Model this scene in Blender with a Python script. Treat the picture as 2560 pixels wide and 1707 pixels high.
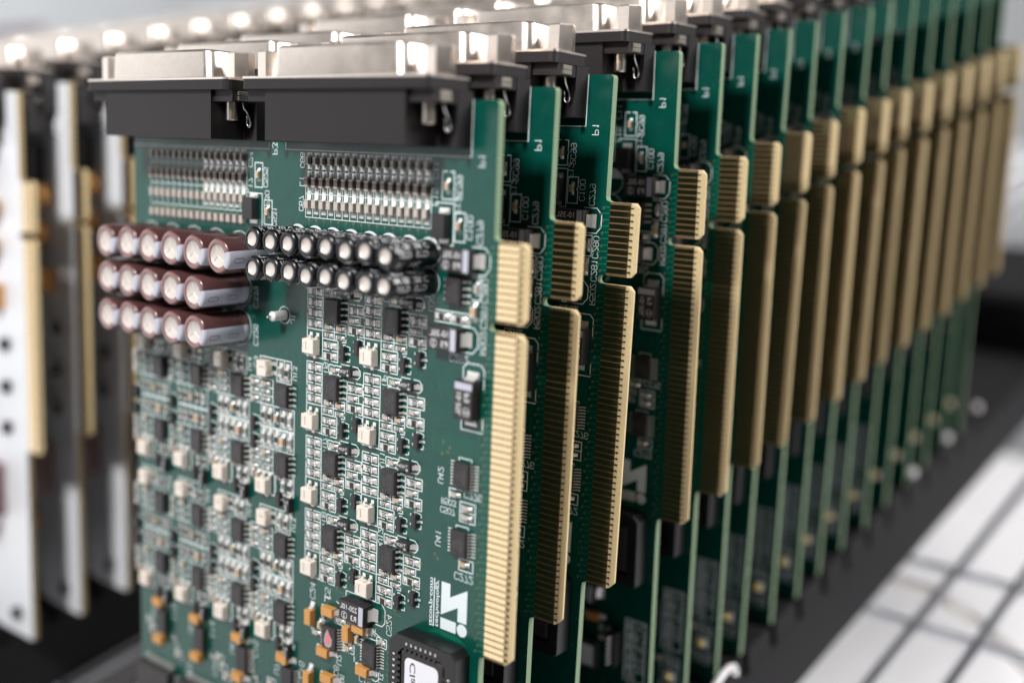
import bpy, math, random
from mathutils import Matrix, Vector
random.seed(7)
for o in list(bpy.data.objects): bpy.data.objects.remove(o)
scene = bpy.context.scene
C = bpy.data.collections.new('bench'); scene.collection.children.link(C)
PI = math.pi
S = 0.1                       # one Blender unit = 1 cm; all sizes below are millimetres

# ------------------------------------------------------------------ camera
cd = bpy.data.cameras.new('camera'); cam = bpy.data.objects.new('camera', cd); scene.collection.objects.link(cam)
cam.matrix_world = Matrix(((0.75972746, -0.14453104, 0.63397552, 13.178405),
                           (0.64262257, 0.31570428, -0.69811678, -14.452813),
                           (-0.09924924, 0.93778547, 0.33272812, 4.985886),
                           (0, 0, 0, 1)))
cd.sensor_width = 36; cd.lens = 36 * 2793.4 / 2560; cd.clip_start = 0.5; cd.clip_end = 5000
cd.dof.use_dof = True; cd.dof.focus_distance = 22.8
cd.dof.aperture_fstop = cd.lens * 1e-3 / (2 * 0.39)
cd.dof.aperture_blades = 0
scene.camera = cam
# ------------------------------------------------------------------ light
w = bpy.data.worlds.new('World'); scene.world = w; w.use_nodes = True
bg = w.node_tree.nodes['Background']; bg.inputs['Color'].default_value = (0.60, 0.57, 0.565, 1); bg.inputs['Strength'].default_value = 0.12
def area(name, loc, target, sx, sy, power, col):
    l = bpy.data.lights.new(name, 'AREA'); l.shape = 'RECTANGLE'; l.size = sx; l.size_y = sy; l.energy = power; l.color = col
    o = bpy.data.objects.new(name, l); scene.collection.objects.link(o); o.location = loc
    d = Vector(target) - Vector(loc); o.rotation_euler = d.to_track_quat('-Z', 'Y').to_euler(); return o
area('key_lamp', (1, -31, 41), (-8, 0, -6), 9, 9, 40000, (1, 0.98, 0.965))
area('left_panel', (-84, -58, -8), (-10, -38, -8), 172, 112, 72000, (0.97, 0.985, 1))  # unseen panel added for sheen on mask, shells and contacts
area('side_fill', (76, 60, 50), (6, 14, -20), 60, 60, 185000, (1, 0.98, 0.97))  # unseen lamp added to brighten the paper under the shelf
area('wall_fill', (-150, 60, 120), (-230, 135, 0), 100, 80, 420000, (0.97, 0.98, 1))  # unseen lamp added to brighten the walls behind
scene.view_settings.view_transform = 'Standard'; scene.view_settings.look = 'None'
scene.view_settings.exposure = 0.0; scene.view_settings.gamma = 1
scene.cycles.use_denoising = True
scene.cycles.use_adaptive_sampling = False
scene.cycles.max_bounces = 6; scene.cycles.diffuse_bounces = 3; scene.cycles.glossy_bounces = 3
scene.cycles.sample_clamp_indirect = 8

# ------------------------------------------------------------------ materials
def mat(name, col, rough=0.5, metal=0.0, noise=0.0, nscale=40.0, coat=0.0, bump=0.0, bscale=60.0, rvar=0.0, spec=0.5, sub=0.0):
    m = bpy.data.materials.new(name); m.use_nodes = True; nt = m.node_tree; b = nt.nodes['Principled BSDF']
    b.inputs['Base Color'].default_value = (*col, 1); b.inputs['Roughness'].default_value = rough
    b.inputs['Metallic'].default_value = metal; b.inputs['Coat Weight'].default_value = coat; b.inputs['Coat Roughness'].default_value = 0.12
    b.inputs['Specular IOR Level'].default_value = spec
    tc = nt.nodes.new('ShaderNodeTexCoord')
    if noise > 0:
        n = nt.nodes.new('ShaderNodeTexNoise'); n.inputs['Scale'].default_value = nscale; n.inputs['Detail'].default_value = 5
        nt.links.new(tc.outputs['Object'], n.inputs['Vector'])
        r = nt.nodes.new('ShaderNodeMapRange'); r.inputs['From Min'].default_value = 0.3; r.inputs['From Max'].default_value = 0.7
        r.inputs['To Min'].default_value = 1 - noise; r.inputs['To Max'].default_value = 1 + noise
        nt.links.new(n.outputs['Fac'], r.inputs['Value'])
        mx = nt.nodes.new('ShaderNodeVectorMath'); mx.operation = 'SCALE'; mx.inputs[0].default_value = col
        nt.links.new(r.outputs['Result'], mx.inputs['Scale']); nt.links.new(mx.outputs['Vector'], b.inputs['Base Color'])
    if rvar > 0:
        n = nt.nodes.new('ShaderNodeTexNoise'); n.inputs['Scale'].default_value = 1.7; n.inputs['Detail'].default_value = 6
        nt.links.new(tc.outputs['Object'], n.inputs['Vector'])
        r = nt.nodes.new('ShaderNodeMapRange'); r.inputs['From Min'].default_value = 0.3; r.inputs['From Max'].default_value = 0.7
        r.inputs['To Min'].default_value = max(0.02, rough - rvar); r.inputs['To Max'].default_value = rough + rvar
        nt.links.new(n.outputs['Fac'], r.inputs['Value']); nt.links.new(r.outputs['Result'], b.inputs['Roughness'])
    if bump > 0:
        n = nt.nodes.new('ShaderNodeTexNoise'); n.inputs['Scale'].default_value = bscale; n.inputs['Detail'].default_value = 4
        nt.links.new(tc.outputs['Object'], n.inputs['Vector'])
        bp = nt.nodes.new('ShaderNodeBump'); bp.inputs['Strength'].default_value = bump; bp.inputs['Distance'].default_value = 0.01
        nt.links.new(n.outputs['Fac'], bp.inputs['Height']); nt.links.new(bp.outputs['Normal'], b.inputs['Normal'])
    return m
M = dict(
    mask=mat('green_solder_mask', (0.001, 0.060, 0.044), 0.24, noise=0.10, nscale=3, rvar=0.05, bump=0.03, bscale=9, spec=0.5),
    maskshade=mat('green_mask_shaded_back', (0.004, 0.014, 0.010), 0.35),  # same green mask, darkened: shade between boards put into the back colour
    trace=mat('mask_over_copper', (0.006, 0.135, 0.075), 0.25),
    whitemask=mat('white_solder_mask', (0.80, 0.82, 0.86), 0.35, noise=0.03),
    fr4=mat('laminate_edge', (0.17, 0.25, 0.15), 0.6, noise=0.12, nscale=60, bump=0.2, bscale=120),
    fr4gold=mat('laminate_tan', (0.60, 0.47, 0.26), 0.5, noise=0.10, nscale=30, bump=0.35, bscale=55),
    fr4tan=mat('laminate_brown_edge', (0.36, 0.27, 0.13), 0.6), backshade=mat('white_mask_shaded_back', (0.05, 0.05, 0.055), 0.4),  # white boards' backs painted dark, standing in for shade in the gaps
    fr4fine=mat('laminate_between_contacts', (0.15, 0.10, 0.045), 0.45),
    gold=mat('gold_plating', (0.93, 0.70, 0.42), 0.17, metal=1, noise=0.08, nscale=18, bump=0.05, bscale=40, rvar=0.05),
    silk=mat('silkscreen_ink', (0.74, 0.82, 0.83), 0.6),
    silkdark=mat('laser_marking', (0.13, 0.125, 0.13), 0.6),
    black=mat('black_epoxy', (0.030, 0.026, 0.028), 0.48, noise=0.15, nscale=50, bump=0.25, bscale=160),
    blackgloss=mat('black_moulding', (0.012, 0.012, 0.013), 0.34, bump=0.12, bscale=90),
    conn=mat('connector_plastic', (0.017, 0.014, 0.015), 0.50, noise=0.10, nscale=30, bump=0.22, bscale=130, spec=0.3),
    nickel=mat('nickel_plating', (0.84, 0.75, 0.675), 0.33, metal=1, noise=0.04, nscale=8, bump=0.10, bscale=55, rvar=0.05),
    nickelb=mat('bright_nickel', (0.86, 0.82, 0.78), 0.14, metal=1, bump=0.08, bscale=40),
    brass=mat('pale_zinc', (0.82, 0.74, 0.64), 0.28, metal=1),
    solder=mat('solder', (0.90, 0.875, 0.85), 0.30, metal=0.5, bump=0.55, bscale=22),
    tin=mat('tinned_lead', (0.80, 0.77, 0.74), 0.38, metal=0.65, bump=0.15, bscale=40),
    steel=mat('steel_wire', (0.50, 0.49, 0.48), 0.22, metal=1),
    term=mat('tin_termination', (0.72, 0.68, 0.63), 0.42, metal=0.55),
    resist=mat('resistor_glaze', (0.012, 0.011, 0.012), 0.30),
    resistw=mat('resistor_ceramic', (0.62, 0.60, 0.58), 0.5),
    white=mat('white_print', (0.88, 0.88, 0.90), 0.5),
    lav=mat('grey_lilac_print', (0.50, 0.51, 0.60), 0.42),
    beige=mat('beige_ceramic', (0.50, 0.44, 0.40), 0.42, noise=0.08, nscale=30),
    buff=mat('buff_ceramic', (0.56, 0.38, 0.24), 0.45, noise=0.08, nscale=30),
    umber=mat('ferrite', (0.13, 0.105, 0.095), 0.5),
    orange=mat('orange_epoxy', (0.60, 0.29, 0.08), 0.42, noise=0.08, nscale=20, bump=0.15, bscale=60),
    trim=mat('cream_trimmer_plastic', (0.80, 0.72, 0.64), 0.50, noise=0.03, nscale=20, bump=0.10, bscale=60),
    slotm=mat('trimmer_slot', (0.45, 0.37, 0.30), 0.6),
    sleeve=mat('maroon_sleeve', (0.085, 0.036, 0.036), 0.30, coat=0.25, noise=0.06, nscale=6),
    sleevek=mat('black_sleeve', (0.006, 0.006, 0.008), 0.26),
    sleeverim=mat('maroon_sleeve_rim', (0.22, 0.10, 0.095), 0.25, coat=0.5),
    alu=mat('can_top_aluminium', (0.68, 0.62, 0.58), 0.50, metal=0.25, bump=0.06, bscale=60),
    ink=mat('dark_ink', (0.06, 0.05, 0.08), 0.5),
    via=mat('via_ring', (0.16, 0.20, 0.10), 0.35, metal=0.3),
    hole=mat('hole_dark', (0.004, 0.006, 0.005), 0.8),
    rubber=mat('black_foam', (0.010, 0.0095, 0.011), 0.8, noise=0.12, nscale=4, bump=0.15, bscale=30, spec=0.25),
    chrome=mat('chrome_wire', (0.62, 0.63, 0.67), 0.30, metal=1),
    paper=mat('white_paper', (0.86, 0.85, 0.86), 0.6, noise=0.03, nscale=0.4),
    wall=mat('grey_wall', (0.56, 0.57, 0.58), 0.8, noise=0.04, nscale=0.05),
    maroon=mat('maroon_trim', (0.16, 0.05, 0.09), 0.5),
    label=mat('label_paper', (0.80, 0.80, 0.86), 0.55),
    labeledge=mat('label_edge', (0.80, 0.45, 0.25), 0.6),
    pink=mat('pink_paint', (0.85, 0.17, 0.20), 0.5, noise=0.2, nscale=40, bump=0.5, bscale=40),
    haze=mat('white_smear', (0.40, 0.33, 0.35), 0.6),
    yellow=mat('yellow_lens', (0.85, 0.60, 0.12), 0.3),
    nylon=mat('white_nylon', (0.78, 0.76, 0.76), 0.35),
    purple=mat('mauve_block', (0.22, 0.13, 0.13), 0.5),
)

# ------------------------------------------------------------------ mesh helper (millimetres in, centimetres out)
class MB:
    def __init__(s): s.v = []; s.f = []; s.m = []; s.sm = []; s.mats = []
    def mi(s, k):
        if k not in s.mats: s.mats.append(k)
        return s.mats.index(k)
    def add(s, vs, fs, k, smooth=False):
        b = len(s.v); s.v += [tuple(p) for p in vs]; i = s.mi(k)
        for f in fs: s.f.append(tuple(b + j for j in f)); s.m.append(i); s.sm.append(smooth)
    def box(s, x0, x1, y0, y1, z0, z1, k, bottom=True):
        v = [(x0, y0, z0), (x1, y0, z0), (x1, y1, z0), (x0, y1, z0), (x0, y0, z1), (x1, y0, z1), (x1, y1, z1), (x0, y1, z1)]
        f = [(4, 5, 6, 7), (0, 1, 5, 4), (1, 2, 6, 5), (2, 3, 7, 6), (3, 0, 4, 7)]
        if bottom: f.append((3, 2, 1, 0))
        s.add(v, f, k)
    def cbox(s, x0, x1, y0, y1, z0, z1, c, k, topk=None):
        def ring(i, z): return [(x0 + i, y0 + i, z), (x1 - i, y0 + i, z), (x1 - i, y1 - i, z), (x0 + i, y1 - i, z)]
        v = ring(0, z0) + ring(0, z1 - c) + ring(c, z1)
        f = []
        for r in (0, 4):
            for i in range(4): f.append((r + i, r + (i + 1) % 4, r + 4 + (i + 1) % 4, r + 4 + i))
        s.add(v, f, k); s.add(ring(c, z1), [(0, 1, 2, 3)], topk or k); s.add(ring(0, z0), [(3, 2, 1, 0)], k)
    def prism(s, poly, z0, z1, k, ks=None, bottom=True, smooth=False):
        n = len(poly)
        s.add([(x, y, z1) for x, y in poly], [tuple(range(n))], k)
        if bottom: s.add([(x, y, z0) for x, y in poly], [tuple(reversed(range(n)))], k)
        s.add([(x, y, z0) for x, y in poly] + [(x, y, z1) for x, y in poly], [(i, (i + 1) % n, n + (i + 1) % n, n + i) for i in range(n)], ks or k, smooth)
    def flat(s, poly, z, k): s.add([(x, y, z) for x, y in poly], [tuple(range(len(poly)))], k)
    def cyl(s, p0, p1, r0, r1, k, n=12, cap=True, smooth=True, capk=None):
        a = Vector(p0); b = Vector(p1); d = (b - a).normalized(); t = Vector((1, 0, 0)) if abs(d.x) < 0.8 else Vector((0, 1, 0))
        e = d.cross(t).normalized(); g = d.cross(e)
        ra = [a + (e * math.cos(2 * PI * i / n) + g * math.sin(2 * PI * i / n)) * r0 for i in range(n)]
        rb = [b + (e * math.cos(2 * PI * i / n) + g * math.sin(2 * PI * i / n)) * r1 for i in range(n)]
        s.add(ra + rb, [(i, (i + 1) % n, n + (i + 1) % n, n + i) for i in range(n)], k, smooth)
        if cap: s.add(rb, [tuple(range(n))], capk or k); s.add(ra, [tuple(reversed(range(n)))], capk or k)
    def lathe(s, prof, kf, n=32, cx=0, cy=0):
        # profile [(r,z)], axis z; kf(i_profile, angle) -> material
        for j in range(len(prof) - 1):
            (r0, z0), (r1, z1) = prof[j], prof[j + 1]
            for i in range(n):
                a0 = 2 * PI * i / n; a1 = 2 * PI * (i + 1) / n
                p = [(cx + r0 * math.cos(a0), cy + r0 * math.sin(a0), z0), (cx + r0 * math.cos(a1), cy + r0 * math.sin(a1), z0),
                     (cx + r1 * math.cos(a1), cy + r1 * math.sin(a1), z1), (cx + r1 * math.cos(a0), cy + r1 * math.sin(a0), z1)]
                s.add(p if r1 > 1e-6 else p[:3], [(0, 1, 2, 3) if r1 > 1e-6 else (0, 1, 2)], kf(j, (a0 + a1) / 2), True)
    def line(s, pts, wd, z, k):
        for (x0, y0), (x1, y1) in zip(pts[:-1], pts[1:]):
            d = Vector((x1 - x0, y1 - y0)); L = d.length
            if L < 1e-6: continue
            d /= L; n = Vector((-d.y, d.x)) * wd / 2; e = d * wd * 0.42
            s.add([(x0 - e.x + n.x, y0 - e.y + n.y, z), (x0 - e.x - n.x, y0 - e.y - n.y, z), (x1 + e.x - n.x, y1 + e.y - n.y, z), (x1 + e.x + n.x, y1 + e.y + n.y, z)], [(0, 1, 2, 3)], k)
    def ring(s, cx, cy, r0, r1, z, k, n=12, a0=0, a1=2 * PI):
        v = []; f = []
        for i in range(n + 1):
            a = a0 + (a1 - a0) * i / n
            v += [(cx + r0 * math.cos(a), cy + r0 * math.sin(a), z), (cx + r1 * math.cos(a), cy + r1 * math.sin(a), z)]
        for i in range(n): f.append((2 * i, 2 * i + 1, 2 * i + 3, 2 * i + 2))
        s.add(v, f, k)
    def disc(s, cx, cy, r, z, k, n=16): s.flat([(cx + r * math.cos(2 * PI * i / n), cy + r * math.sin(2 * PI * i / n)) for i in range(n)], z, k)
    def mesh(s, name, merge=False):
        me = bpy.data.meshes.new(name); me.from_pydata([(x * S, y * S, z * S) for x, y, z in s.v], [], s.f)
        for k in s.mats: me.materials.append(M[k])
        me.polygons.foreach_set('material_index', s.m); me.polygons.foreach_set('use_smooth', s.sm)
        if merge:
            import bmesh
            bm = bmesh.new(); bm.from_mesh(me); bmesh.ops.remove_doubles(bm, verts=bm.verts, dist=1e-5); bm.to_mesh(me); bm.free()
        me.update(); return me

# ------------------------------------------------------------------ lettering
STK = {'C': [[(4, 5), (3, 6), (1, 6), (0, 5), (0, 1), (1, 0), (3, 0), (4, 1)]], 'U': [[(0, 6), (0, 1), (1, 0), (3, 0), (4, 1), (4, 6)]],
 'R': [[(0, 0), (0, 6), (3, 6), (4, 5), (4, 4), (3, 3), (0, 3)], [(2, 3), (4, 0)]], 'P': [[(0, 0), (0, 6), (3, 6), (4, 5), (4, 4), (3, 3), (0, 3)]],
 'L': [[(0, 6), (0, 0), (4, 0)]], 'F': [[(0, 0), (0, 6), (4, 6)], [(0, 3), (3, 3)]], 'J': [[(0, 1), (1, 0), (3, 0), (4, 1), (4, 6)]],
 'S': [[(4, 5), (3, 6), (1, 6), (0, 5), (0, 4), (1, 3), (3, 3), (4, 2), (4, 1), (3, 0), (1, 0), (0, 1)]], 'T': [[(0, 6), (4, 6)], [(2, 6), (2, 0)]],
 'D': [[(0, 0), (0, 6), (3, 6), (4, 5), (4, 1), (3, 0), (0, 0)]], 'A': [[(0, 0), (2, 6), (4, 0)], [(1, 2), (3, 2)]], 'H': [[(0, 0), (0, 6)], [(4, 0), (4, 6)], [(0, 3), (4, 3)]],
 'E': [[(4, 6), (0, 6), (0, 0), (4, 0)], [(0, 3), (3, 3)]], 'X': [[(0, 0), (4, 6)], [(0, 6), (4, 0)]], 'M': [[(0, 0), (0, 6), (2, 3), (4, 6), (4, 0)]], 'N': [[(0, 0), (0, 6), (4, 0), (4, 6)]],
 '0': [[(1, 0), (0, 1), (0, 5), (1, 6), (3, 6), (4, 5), (4, 1), (3, 0), (1, 0)]], '1': [[(1, 5), (2, 6), (2, 0)]], '2': [[(0, 5), (1, 6), (3, 6), (4, 5), (4, 4), (0, 0), (4, 0)]],
 '3': [[(0, 6), (4, 6), (2, 3.5), (4, 2.5), (4, 1), (3, 0), (1, 0), (0, 1)]], '4': [[(3, 0), (3, 6), (0, 2), (4, 2)]], '5': [[(4, 6), (0, 6), (0, 3.5), (3, 3.5), (4, 2.5), (4, 1), (3, 0), (0, 0)]],
 '6': [[(4, 5), (3, 6), (1, 6), (0, 5), (0, 1), (1, 0), (3, 0), (4, 1), (4, 2.5), (3, 3.5), (0, 3.2)]], '7': [[(0, 6), (4, 6), (1.5, 0)]],
 '8': [[(1, 3), (0, 4), (0, 5), (1, 6), (3, 6), (4, 5), (4, 4), (3, 3), (1, 3), (0, 2), (0, 1), (1, 0), (3, 0), (4, 1), (4, 2), (3, 3)]],
 '9': [[(4, 2.8), (1, 2.8), (0, 4), (0, 5), (1, 6), (3, 6), (4, 5), (4, 1), (3, 0), (1, 0)]], '-': [[(0.5, 3), (3.5, 3)]], ' ': [], 'G': [[(4, 5), (3, 6), (1, 6), (0, 5), (0, 1), (1, 0), (3, 0), (4, 1), (4, 3), (2, 3)]]}
def stroke(mb, text, x, y, h, rd, up, wd, z, k, pitch=1.32, center=True):
    # rd: reading direction, up: glyph-up direction, both in the board plane (x right, y up)
    q = h / 6.0; adv = 4 * q * pitch; L = adv * len(text) - (adv - 4 * q)
    ox = -L / 2 if center else 0; oy = -h / 2 if center else 0
    for i, ch in enumerate(text):
        for pl in STK.get(ch, []):
            mb.line([(x + rd[0] * (ox + i * adv + a * q) + up[0] * (oy + b * q), y + rd[1] * (ox + i * adv + a * q) + up[1] * (oy + b * q)) for a, b in pl], wd, z, k)
_fc = {}
def fontmesh(text, bold=0.0):
    if (text, bold) in _fc: return _fc[(text, bold)]
    cu = bpy.data.curves.new('t', 'FONT'); cu.body = text; cu.size = 1.0; cu.resolution_u = 3; cu.offset = bold
    ob = bpy.data.objects.new('t', cu); scene.collection.objects.link(ob)
    dg = bpy.context.evaluated_depsgraph_get(); me = bpy.data.meshes.new_from_object(ob.evaluated_get(dg))
    vs = [(p.co.x, p.co.y) for p in me.vertices]; fs = [tuple(p.vertices) for p in me.polygons]
    bpy.data.objects.remove(ob); bpy.data.curves.remove(cu); bpy.data.meshes.remove(me)
    _fc[(text, bold)] = (vs, fs); return _fc[(text, bold)]
def font(mb, text, x, y, width, height, rd, up, z, k, bold=0.0, shear=0.0, wrap=None):
    vs, fs = fontmesh(text, bold); x0 = min(v[0] for v in vs); x1 = max(v[0] for v in vs); y0 = min(v[1] for v in vs); y1 = max(v[1] for v in vs)
    out = []
    for a, b in vs:
        b2 = (b - y0) / (y1 - y0) - 0.5; a2 = (a - x0) / (x1 - x0) - 0.5
        p = a2 * width + shear * b2 * height; q = b2 * height
        out.append((x + rd[0] * p + up[0] * q, y + rd[1] * p + up[1] * q, z))
    if wrap: out = [wrap(px, py) for px, py, _ in out]
    mb.add(out, fs, k)
RIGHT, LEFT, UP, DOWN = (1, 0), (-1, 0), (0, 1), (0, -1)

# ------------------------------------------------------------------ object helper
def ob(name, me, parent=None, loc=(0, 0, 0), rz=0.0, label=None, cat=None, group=None, kind=None):
    o = bpy.data.objects.new(name, me); C.objects.link(o)
    if parent: o.parent = parent
    o.location = (loc[0] * S, loc[1] * S, loc[2] * S)
    if rz: o.rotation_euler = (0, 0, rz)
    if label: o['label'] = label
    if cat: o['category'] = cat
    if group: o['group'] = group
    if kind: o['kind'] = kind
    return o
# board coordinates: u right (0 = inner end of the gold contacts), v down (0 = top of the contact tab), h off the component face
OX, OY = 56.0, 139.0
def L(u, v, h=0.0): return (u + OX, OY - v, h)

# ------------------------------------------------------------------ small components (local frame: x along part, z off the board)
T = {}      # kind -> (mesh, [(subname, mesh, (x,y,z), rz)])
def solder_mesh(L_, W_, H_):
    mb = MB()
    n = 5
    prof = [(0, H_), (L_ * 0.18, H_ * 0.92), (L_ * 0.45, H_ * 0.5), (L_ * 0.75, H_ * 0.2), (L_, 0.03)]
    ys = [(-1, 0.03), (-0.8, 0.7), (0, 1.0), (0.8, 0.7), (1, 0.03)]
    v = []; f = []
    for x, h in prof:
        for t, e in ys: v.append((x, t * W_ / 2 * (0.92 if x < L_ else 0.8), 0.02 + h * (e if abs(t) < 1 else 0.0)))
    for i in range(len(prof) - 1):
        for j in range(4): f.append((i * 5 + j, (i + 1) * 5 + j, (i + 1) * 5 + j + 1, i * 5 + j + 1))
    mb.add(v, f, 'solder', True)
    mb.box(-L_ * 0.1, L_ * 1.08, -W_ * 0.53, W_ * 0.53, 0.0, 0.025, 'tin', False)
    return mb.mesh('solder_joint')
SJ = {}
def sj(L_, W_, H_):
    k = (L_, W_, H_)
    if k not in SJ: SJ[k] = solder_mesh(*k)
    return SJ[k]
def two_joint(half, W_, L_, H_): m = sj(L_, W_, H_); return [('solder_joint', m, (half, 0, 0), 0), ('solder_joint', m, (-half, 0, 0), PI)]
def chip_res(Lx, Wy, H_, text, body='resist', plain=False):
    mb = MB(); t = Lx * 0.2
    mb.box(-Lx / 2 + t * 0.5, Lx / 2 - t * 0.5, -Wy / 2, Wy / 2, 0.04, H_ * 0.92, 'resistw')
    mb.box(-Lx / 2 + t, Lx / 2 - t, -Wy / 2 + 0.03, Wy / 2 - 0.03, H_ * 0.9, H_, body)
    for sgn in (-1, 1):
        a, b = sorted((sgn * Lx / 2, sgn * (Lx / 2 - t))); mb.cbox(a, b, -Wy / 2 - 0.01, Wy / 2 + 0.01, 0.03, H_ * 0.98, 0.04, 'term')
    if text: stroke(mb, text, 0, 0, Wy * 0.56, LEFT, UP, Wy * 0.09, H_ + 0.012, 'white', 1.25)
    return mb.mesh('resistor')
for kk, tx in (('R_301', '1105'), ('R_102', '1102'), ('R_304', '2504'), ('R_104', '4701')):
    T[kk] = (chip_res(2.0, 1.25, 0.5, tx), two_joint(0.98, 1.2, 0.95, 0.42))
T['R_blk'] = (chip_res(2.0, 1.25, 0.5, ''), two_joint(0.98, 1.2, 0.95, 0.42))
mbx = MB(); mbx.box(-0.5, 0.5, -0.38, 0.38, 0.45, 0.47, 'white'); 
T['r_s'] = (chip_res(1.6, 0.8, 0.42, '75'), two_joint(0.76, 0.8, 0.55, 0.34))
def chip_cap(Lx, Wy, H_, body):
    mb = MB(); t = Lx * 0.2
    mb.cbox(-Lx / 2 + t, Lx / 2 - t, -Wy / 2 + 0.02, Wy / 2 - 0.02, 0.04, H_ - 0.02, 0.05, body)
    for sgn in (-1, 1):
        a, b = sorted((sgn * Lx / 2, sgn * (Lx / 2 - t))); mb.cbox(a, b, -Wy / 2, Wy / 2, 0.02, H_, 0.07, 'term')
    return mb.mesh('capacitor')
T['c_s'] = (chip_cap(1.5, 0.85, 0.75, 'beige'), two_joint(0.72, 0.8, 0.6, 0.5))
T['c_b'] = (chip_cap(1.5, 0.85, 0.8, 'buff'), two_joint(0.72, 0.8, 0.6, 0.5))
T['c_m'] = (chip_cap(2.0, 1.25, 1.0, 'buff'), two_joint(0.98, 1.2, 0.8, 0.6))
def array_part(body, Lx, Wy, H_, endk, t):
    mb = MB()
    mb.cbox(-Lx / 2 + t, Lx / 2 - t, -Wy / 2 + 0.04, Wy / 2 - 0.04, 0.04, H_ - 0.04, 0.06, body)
    for sgn in (-1, 1):
        a, b = sorted((sgn * Lx / 2, sgn * (Lx / 2 - t))); mb.cbox(a, b, -Wy / 2, Wy / 2, 0.02, H_, 0.1, endk)
    return mb.mesh('capacitor')
T['arr_f'] = (array_part('beige', 1.5, 0.9, 0.9, 'term', 0.3), two_joint(0.7, 1.05, 0.9, 0.35))
T['arr_l'] = (array_part('umber', 2.1, 1.15, 1.15, 'beige', 0.42), two_joint(0.98, 1.2, 1.2, 0.4))
T['arr_c'] = (array_part('beige', 1.75, 1.25, 1.0, 'beige', 0.3), two_joint(0.8, 1.2, 1.15, 0.4))
# gull-wing pin: foot points +x, shoulder at x=0
def pin_mesh(W_, out, H_):
    mb = MB(); p = [(0.0, H_), (out * 0.28, H_), (out * 0.46, 0.12), (out, 0.10)]; t = 0.17; v = []; f = []
    for x, z in p: v += [(x, -W_ / 2, z), (x, W_ / 2, z), (x, W_ / 2, z - t if z > 0.3 else 0.0), (x, -W_ / 2, z - t if z > 0.3 else 0.0)]
    for i in range(3):
        b = i * 4
        for j in range(4): f.append((b + j, b + 4 + j, b + 4 + (j + 1) % 4, b + (j + 1) % 4))
    f.append((12, 13, 14, 15)); mb.add(v, f, 'tin')
    mb.box(out * 0.35, out + 0.3, -W_ * 0.56, W_ * 0.56, 0.0, 0.035, 'solder', False)
    return mb.mesh('pin')
PIN8 = pin_mesh(0.42, 1.05, 0.75); PINF = pin_mesh(0.22, 1.2, 0.7); PIN3 = pin_mesh(0.45, 0.75, 0.55)
def ic_mesh(W_, H_, Z_, rows=()):
    mb = MB(); mb.cbox(-W_ / 2, W_ / 2, -H_ / 2, H_ / 2, 0.12, Z_, 0.16, 'black')
    for i, t in enumerate(rows): stroke(mb, t, W_ * (0.22 - 0.22 * i), 0, 0.55, UP, RIGHT, 0.06, Z_ + 0.012, 'silkdark', 1.3)
    mb.ring(-W_ * 0.27, -H_ * 0.38, 0.16, 0.22, Z_ + 0.012, 'silkdark')
    return mb.mesh('integrated_circuit')
def pins(W_, n, pitch, pm, name='pin'):
    out = []
    for i in range(n):
        y = (i - (n - 1) / 2) * pitch; out.append((name, pm, (W_ / 2, y, 0), 0)); out.append((name, pm, (-W_ / 2, y, 0), PI))
    return out
T['so8'] = (ic_mesh(3.9, 4.9, 1.6, ('65TL0EM', '11C55TP', '0AJC')), pins(3.9, 4, 1.27, PIN8))
T['ssop'] = (ic_mesh(3.9, 5.0, 1.3, ('MAX30J', '7104', '03E')), pins(3.9, 8, 0.64, PINF))
mb = MB(); mb.cbox(-0.65, 0.65, -1.47, 1.47, 0.1, 1.05, 0.1, 'black'); 
T['sot'] = (mb.mesh('transistor'), [('pin', PIN3, (0.62, 0, 0), 0), ('pin', PIN3, (-0.62, 0.95, 0), PI), ('pin', PIN3, (-0.62, -0.95, 0), PI)])
# tantalum capacitors, band at +x; marking reads from the band away (mirrored) as in the photograph
def tant(Lx, Wy, H_, lines, band, k='black', circ=None):
    mb = MB(); mb.cbox(-Lx / 2, Lx / 2, -Wy / 2, Wy / 2, 0.12, H_, 0.1, k)
    if band: mb.flat([(Lx / 2 - 0.25 - band, -Wy / 2 + 0.1), (Lx / 2 - 0.25, -Wy / 2 + 0.1), (Lx / 2 - 0.25, Wy / 2 - 0.1), (Lx / 2 - 0.25 - band, Wy / 2 - 0.1)], H_ + 0.012, 'lav')
    for (tx, x, y, wd, ht) in lines: font(mb, tx, x, y, wd, ht, LEFT, UP, H_ + 0.015, 'white')
    if circ: mb.ring(circ[0], circ[1], circ[2] - 0.1, circ[2], H_ + 0.015, 'white', 20)
    me = mb.mesh('tantalum_capacitor')
    tb = MB(); tb.box(0, 0.12, -Wy * 0.3, Wy * 0.3, 0.1, H_ * 0.55, 'tin'); tb.box(0.0, 1.5, -Wy * 0.33, Wy * 0.33, 0.0, 0.05, 'solder', False)
    v = [(0.12, -Wy * 0.28, H_ * 0.5), (0.12, Wy * 0.28, H_ * 0.5), (0.45, -Wy * 0.3, 0.4), (0.45, Wy * 0.3, 0.4), (1.2, -Wy * 0.31, 0.08), (1.2, Wy * 0.31, 0.08)]
    tb.add(v, [(0, 2, 3, 1), (2, 4, 5, 3)], 'solder', True); tm = tb.mesh('solder_tab')
    return (me, [('solder_tab', tm, (Lx / 2, 0, 0), 0), ('solder_tab', tm, (-Lx / 2, 0, 0), PI)])
T['tD'] = tant(7.3, 4.3, 2.8, [('10-35L', -0.7, 1.0, 4.3, 1.15), ('P3', 0.7, -0.95, 1.6, 1.2), ('2', -2.0, -0.95, 0.7, 1.0)], 1.3, circ=(-2.0, -0.95, 0.85))
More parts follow.
